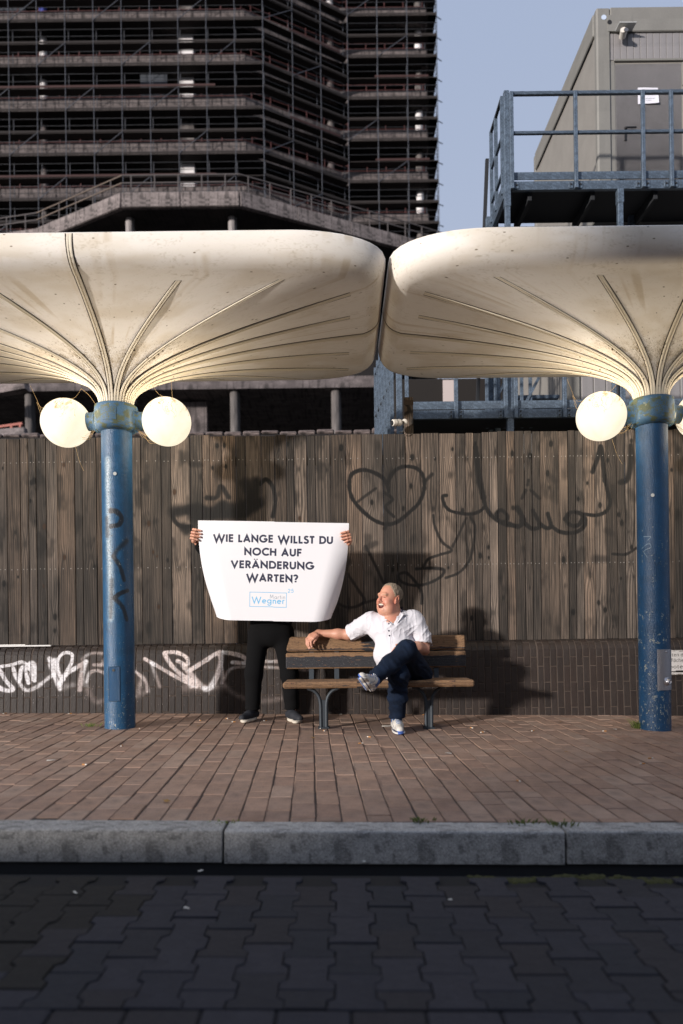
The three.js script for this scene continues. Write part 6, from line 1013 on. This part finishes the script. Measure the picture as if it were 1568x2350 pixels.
// ───────────────────────── small things ─────────────────────────
function onGround(sx, sy) { const px = sx * S, py = sy * S, dx = px - CX, dy = CY - py, tx = dx + ROLL * dy, ty = dy - ROLL * dx, z = EYE * F / (-ty - 0.0158 * tx); return V(tx * z / F, gy(tx * z / F), -z); }
{
  const R = rng(404), filt = mat(hex('#b9824a'), 0.9), pap = mat(hex('#d8d4ca'), 0.9), leaf = mat(hex('#8a6a3a'), 0.9);
  const q = []; const add = (ox, oy, s, ...l) => l.forEach(([x, y]) => q.push([ox + x / s, oy + y / s]));
  add(550, 1500, 2.851, [145, 1885], [370, 1868], [130, 1932], [435, 1897], [705, 1886], [1345, 1827], [1180, 1950], [1200, 1972]);
  add(850, 1700, 2.613, [230, 1342], [600, 1385], [675, 1335], [1095, 1245], [1180, 1243], [1085, 1143], [965, 1160], [1470, 1262], [1560, 1298]);
  add(1024, 2100, 1.531, [490, 245], [645, 147], [880, 141], [1005, 102], [810, 372], [1210, 143], [1255, 135], [1415, 268], [1385, 293], [1035, 240], [595, 127]);
  add(0, 2100, 1.531, [560, 210], [235, 278], [385, 297], [640, 130], [765, 465], [35, 58], [330, 60]);
  let nb = 0; q.forEach(([x, y], i) => {
    const p = onGround(x, y); if (p.z < -6.88) p.z = -6.86;
    if (i % 3 === 2) { const t = thing('paper_scrap', 'small pale paper scrap lying on the brown paving', 'scrap', [p.x, p.y + 0.005, p.z], R() * 6, 'paper scraps on the paving'); const g = new THREE.PlaneGeometry(0.028 + R() * 0.03, 0.016 + R() * 0.012, 3, 2).rotateX(-Math.PI / 2), a = g.attributes.position; for (let k = 0; k < a.count; k++) a.setY(k, R() * 0.006); g.computeVertexNormals(); part('scrap', g, i % 6 === 2 ? leaf : pap, t); }
    else { const t = thing('cigarette_butt', 'cigarette butt lying on the brown paving', 'cigarette butt', [p.x, p.y + 0.006, p.z], R() * 6, 'cigarette butts on the paving'); part('filter', cyl(0.0045, 0.0045, 0.022, 0, 0, 0, 8).rotateZ(Math.PI / 2), filt, t); part('paper', cyl(0.0044, 0.004, 0.013, 0, 0, 0, 8).rotateZ(Math.PI / 2).translate(0.017, 0, 0), pap, t); }
  });
  [[602, 2613], [225, 2678], [1092, 2585], [1350, 2700], [560, 2725]].forEach(([x, y]) => { const px = x * S, dx = px - CX, dy = CY - y * S, tx = dx + ROLL * dy, ty = dy - ROLL * dx, z = (EYE + 0.142) * F / (-ty - 0.0158 * tx), X = tx * z / F; const t = thing('paper_scrap', 'tiny pale scrap lying on the dark road', 'scrap', [X, gy(X) - 0.139, -z], R() * 6, 'paper scraps on the road'); const g = new THREE.PlaneGeometry(0.014 + R() * 0.012, 0.01, 3, 2).rotateX(-Math.PI / 2), a = g.attributes.position; for (let k = 0; k < a.count; k++) a.setY(k, R() * 0.005); g.computeVertexNormals(); part('scrap', g, pap, t); });
  const s0 = onGround(850 + 770 / 2.613, 1700 + 1250 / 2.613), s1 = onGround(850 + 838 / 2.613, 1700 + 1248 / 2.613); const stw = thing('drinking_straw', 'white straw lying on the paving left of the seated man\u2019s foot', 'straw', [s0.x, s0.y, s0.z]); part('straw_tube', tube([V(0, 0.006, 0), s1.clone().sub(s0).multiplyScalar(0.5).add(V(0, 0.006, 0.006)), s1.clone().sub(s0).add(V(0, 0.006, 0))], 0.0035, 10, 6), pap, stw);
  const gm = [mat(hex('#4c5c24'), 0.8), mat(hex('#6a7434'), 0.8)];
  const tuft = (sx, sy, n, h, label) => { const p = onGround(sx, sy), t = thing('grass_tuft', label, 'grass', [p.x, p.y, p.z]); for (const m of [0, 1]) { const pos = []; for (let i = m; i < n; i += 2) { const a = R() * 6.28, r = R() * 0.04, x = Math.cos(a) * r * 2, z = Math.sin(a) * r, l = h * (0.5 + R()), bx = Math.cos(a) * l * (0.4 + R() * 0.9), bz = Math.sin(a) * l * 0.5, w = 0.003; const A = [x - w, 0, z], B = [x + w, 0, z], C = [x + bx * 0.45 - w * 0.8, l * 0.62, z + bz * 0.45], D = [x + bx * 0.45 + w * 0.8, l * 0.62, z + bz * 0.45], E = [x + bx, l * (0.55 + 0.5 * R()), z + bz]; pos.push(...A, ...B, ...D, ...A, ...D, ...C, ...C, ...D, ...E); } const g = new THREE.BufferGeometry(); g.setAttribute('position', new THREE.Float32BufferAttribute(pos, 3)); g.computeVertexNormals(); stuffPart('blades', g, gm[m], t); } };
  tuft(1918, 2183, 90, 0.07, 'green grass tuft at the foot of the right blue column'); tuft(272, 2177, 26, 0.035, 'little grass tuft on the paving left of the light blue column'); tuft(368, 2182, 18, 0.025, 'tiny grass tuft in front of the light blue column base');
  tuft(1266, 2463, 34, 0.018, 'small moss and grass tuft behind the kerb right of the middle'); tuft(1566, 2468, 40, 0.018, 'wide low grass tuft along the back of the kerb, right part'); tuft(1684, 2474, 34, 0.026, 'grass tuft growing in the right kerb joint'); tuft(672, 2466, 20, 0.012, 'grass tuft at the left kerb joint');
  // moss and rotten leaves at the gutter edge
  const ms = thing('moss', 'patches of dark green moss along the gutter edge on the right', 'moss'); ms.userData.kind = 'stuff'; const mm = mat(hex('#3b3c1c'), 1); const l = []; for (let i = 0; i < 160; i++) { const f = R(), x = 0.55 + f * 0.95, r = 0.006 + R() * 0.014; l.push(new THREE.IcosahedronGeometry(r, 0).scale(1.6, 0.5, 1).rotateY(R() * 6).translate(x, -0.155 + gy(x), -2.975 + (R() - 0.5) * 0.04 + 0.02 * Math.sin(f * 9))); } stuffPart('moss_cushions', mg(l), mm, ms);
  // notice on the wall at the right edge
  const a = at(1958 * S, 1950 * S, 6.93), bq = at(2068 * S, 2021 * S, 6.93), w = bq.x - a.x, h = a.y - bq.y, cv = document.createElement('canvas'); cv.width = 512; cv.height = Math.round(512 * h / w); const c = cv.getContext('2d'), HH = cv.height; c.fillStyle = '#cfcbc8'; c.fillRect(0, 0, 512, HH); c.fillStyle = '#26231f';
  const row = (s, y, px, x) => { c.font = px + 'px sans-serif'; const k = 400 / c.measureText(s).width; c.save(); c.translate(x, y); c.scale(k * (s.length === 12 ? 1.02 : s.length === 10 ? 0.84 : 0.98), 1); c.fillText(s, 0, 0); c.restore(); };
  row('Betreten der', HH * 0.25, 66, 72); row('Gr\u00fcnfl\u00e4che', HH * 0.48, 66, 78); row('verboten', HH * 0.74, 66, 68); c.fillRect(0, HH * 0.86, 512, HH * 0.045); c.fillRect(300, HH * 0.83, 212, HH * 0.08);
  const R2 = rng(9); c.fillStyle = '#5a5048'; for (let i = 0; i < 60; i++) c.fillRect(R2() * 512, R2() < 0.5 ? R2() * 14 : HH - R2() * 16, 4 + R2() * 40, 2 + R2() * 4);
  const ct = new THREE.CanvasTexture(cv); ct.colorSpace = THREE.SRGBColorSpace; ct.magFilter = THREE.LinearFilter;
  const sg = thing('wall_sign', 'worn white sign with black German writing on the brick wall behind the right column', 'sign', [(a.x + bq.x) / 2, (a.y + bq.y) / 2, -6.915]); part('sign_face', new THREE.PlaneGeometry(w, h).translate(0, 0, 0.0065), mat(hex('#ffffff'), 0.6, { map: ct }), sg); part('sign_plate', box(w + 0.006, h + 0.006, 0.012, 0, 0, 0, 0.002), mat(hex('#a8a49e'), 0.6), sg);
}

// ───────────────────────── buildings across the street, behind the viewer; they shade the road ─────────────────────────
{
  const wallM = mat(hex('#8d857a'), 0.9), glass = mat(hex('#2b3138'), 0.15), fr = mat(hex('#c6c2b8'), 0.7);
  const house = (label, x0, x1, h, z0, d, n) => { const t = thing('street_building', label, 'building', [(x0 + x1) / 2, 0, z0 + d / 2]); const w = x1 - x0; part('wall', box(w, h + 1, d, 0, h / 2 - 0.5, 0, 0.05), wallM, t); part('cornice', box(w + 0.3, 0.3, 0.3, 0, h - 0.35, -d / 2 - 0.15, 0.03), fr, t);
    for (let f = 0; f < 4; f++) for (let i = 0; i < n; i++) { const x = -w / 2 + w * (i + 0.5) / n, y = 1.9 + f * 3.1; if (y + 1 > h - 0.6) continue; const k = part('window', box(1.3, 1.6, 0.08, x, y, -d / 2 - 0.03, 0.01), fr, t); part('pane', box(1.14, 1.44, 0.03, x, y, -d / 2 - 0.075, 0.004), glass, k); } };
  const sw = thing('street_wall', 'long plastered garden wall on the other side of the street, outside the picture', 'wall', [0, 0, 2.6]); part('wall_body', box(60, 1.549, 0.24, -8, 0.575, 0, 0.02), wallM, sw); part('coping', box(60, 0.06, 0.3, -8, 1.379, 0, 0.01), fr, sw);
  house('taller plastered building across the street, outside the picture', -13.05, 24, 8.6, 9, 12, 14);
}
scene.traverse((o) => { if (o.isMesh) { o.castShadow = true; o.receiveShadow = true; } if (o.isLight) o.castShadow = true; });
renderer.render(scene, camera);
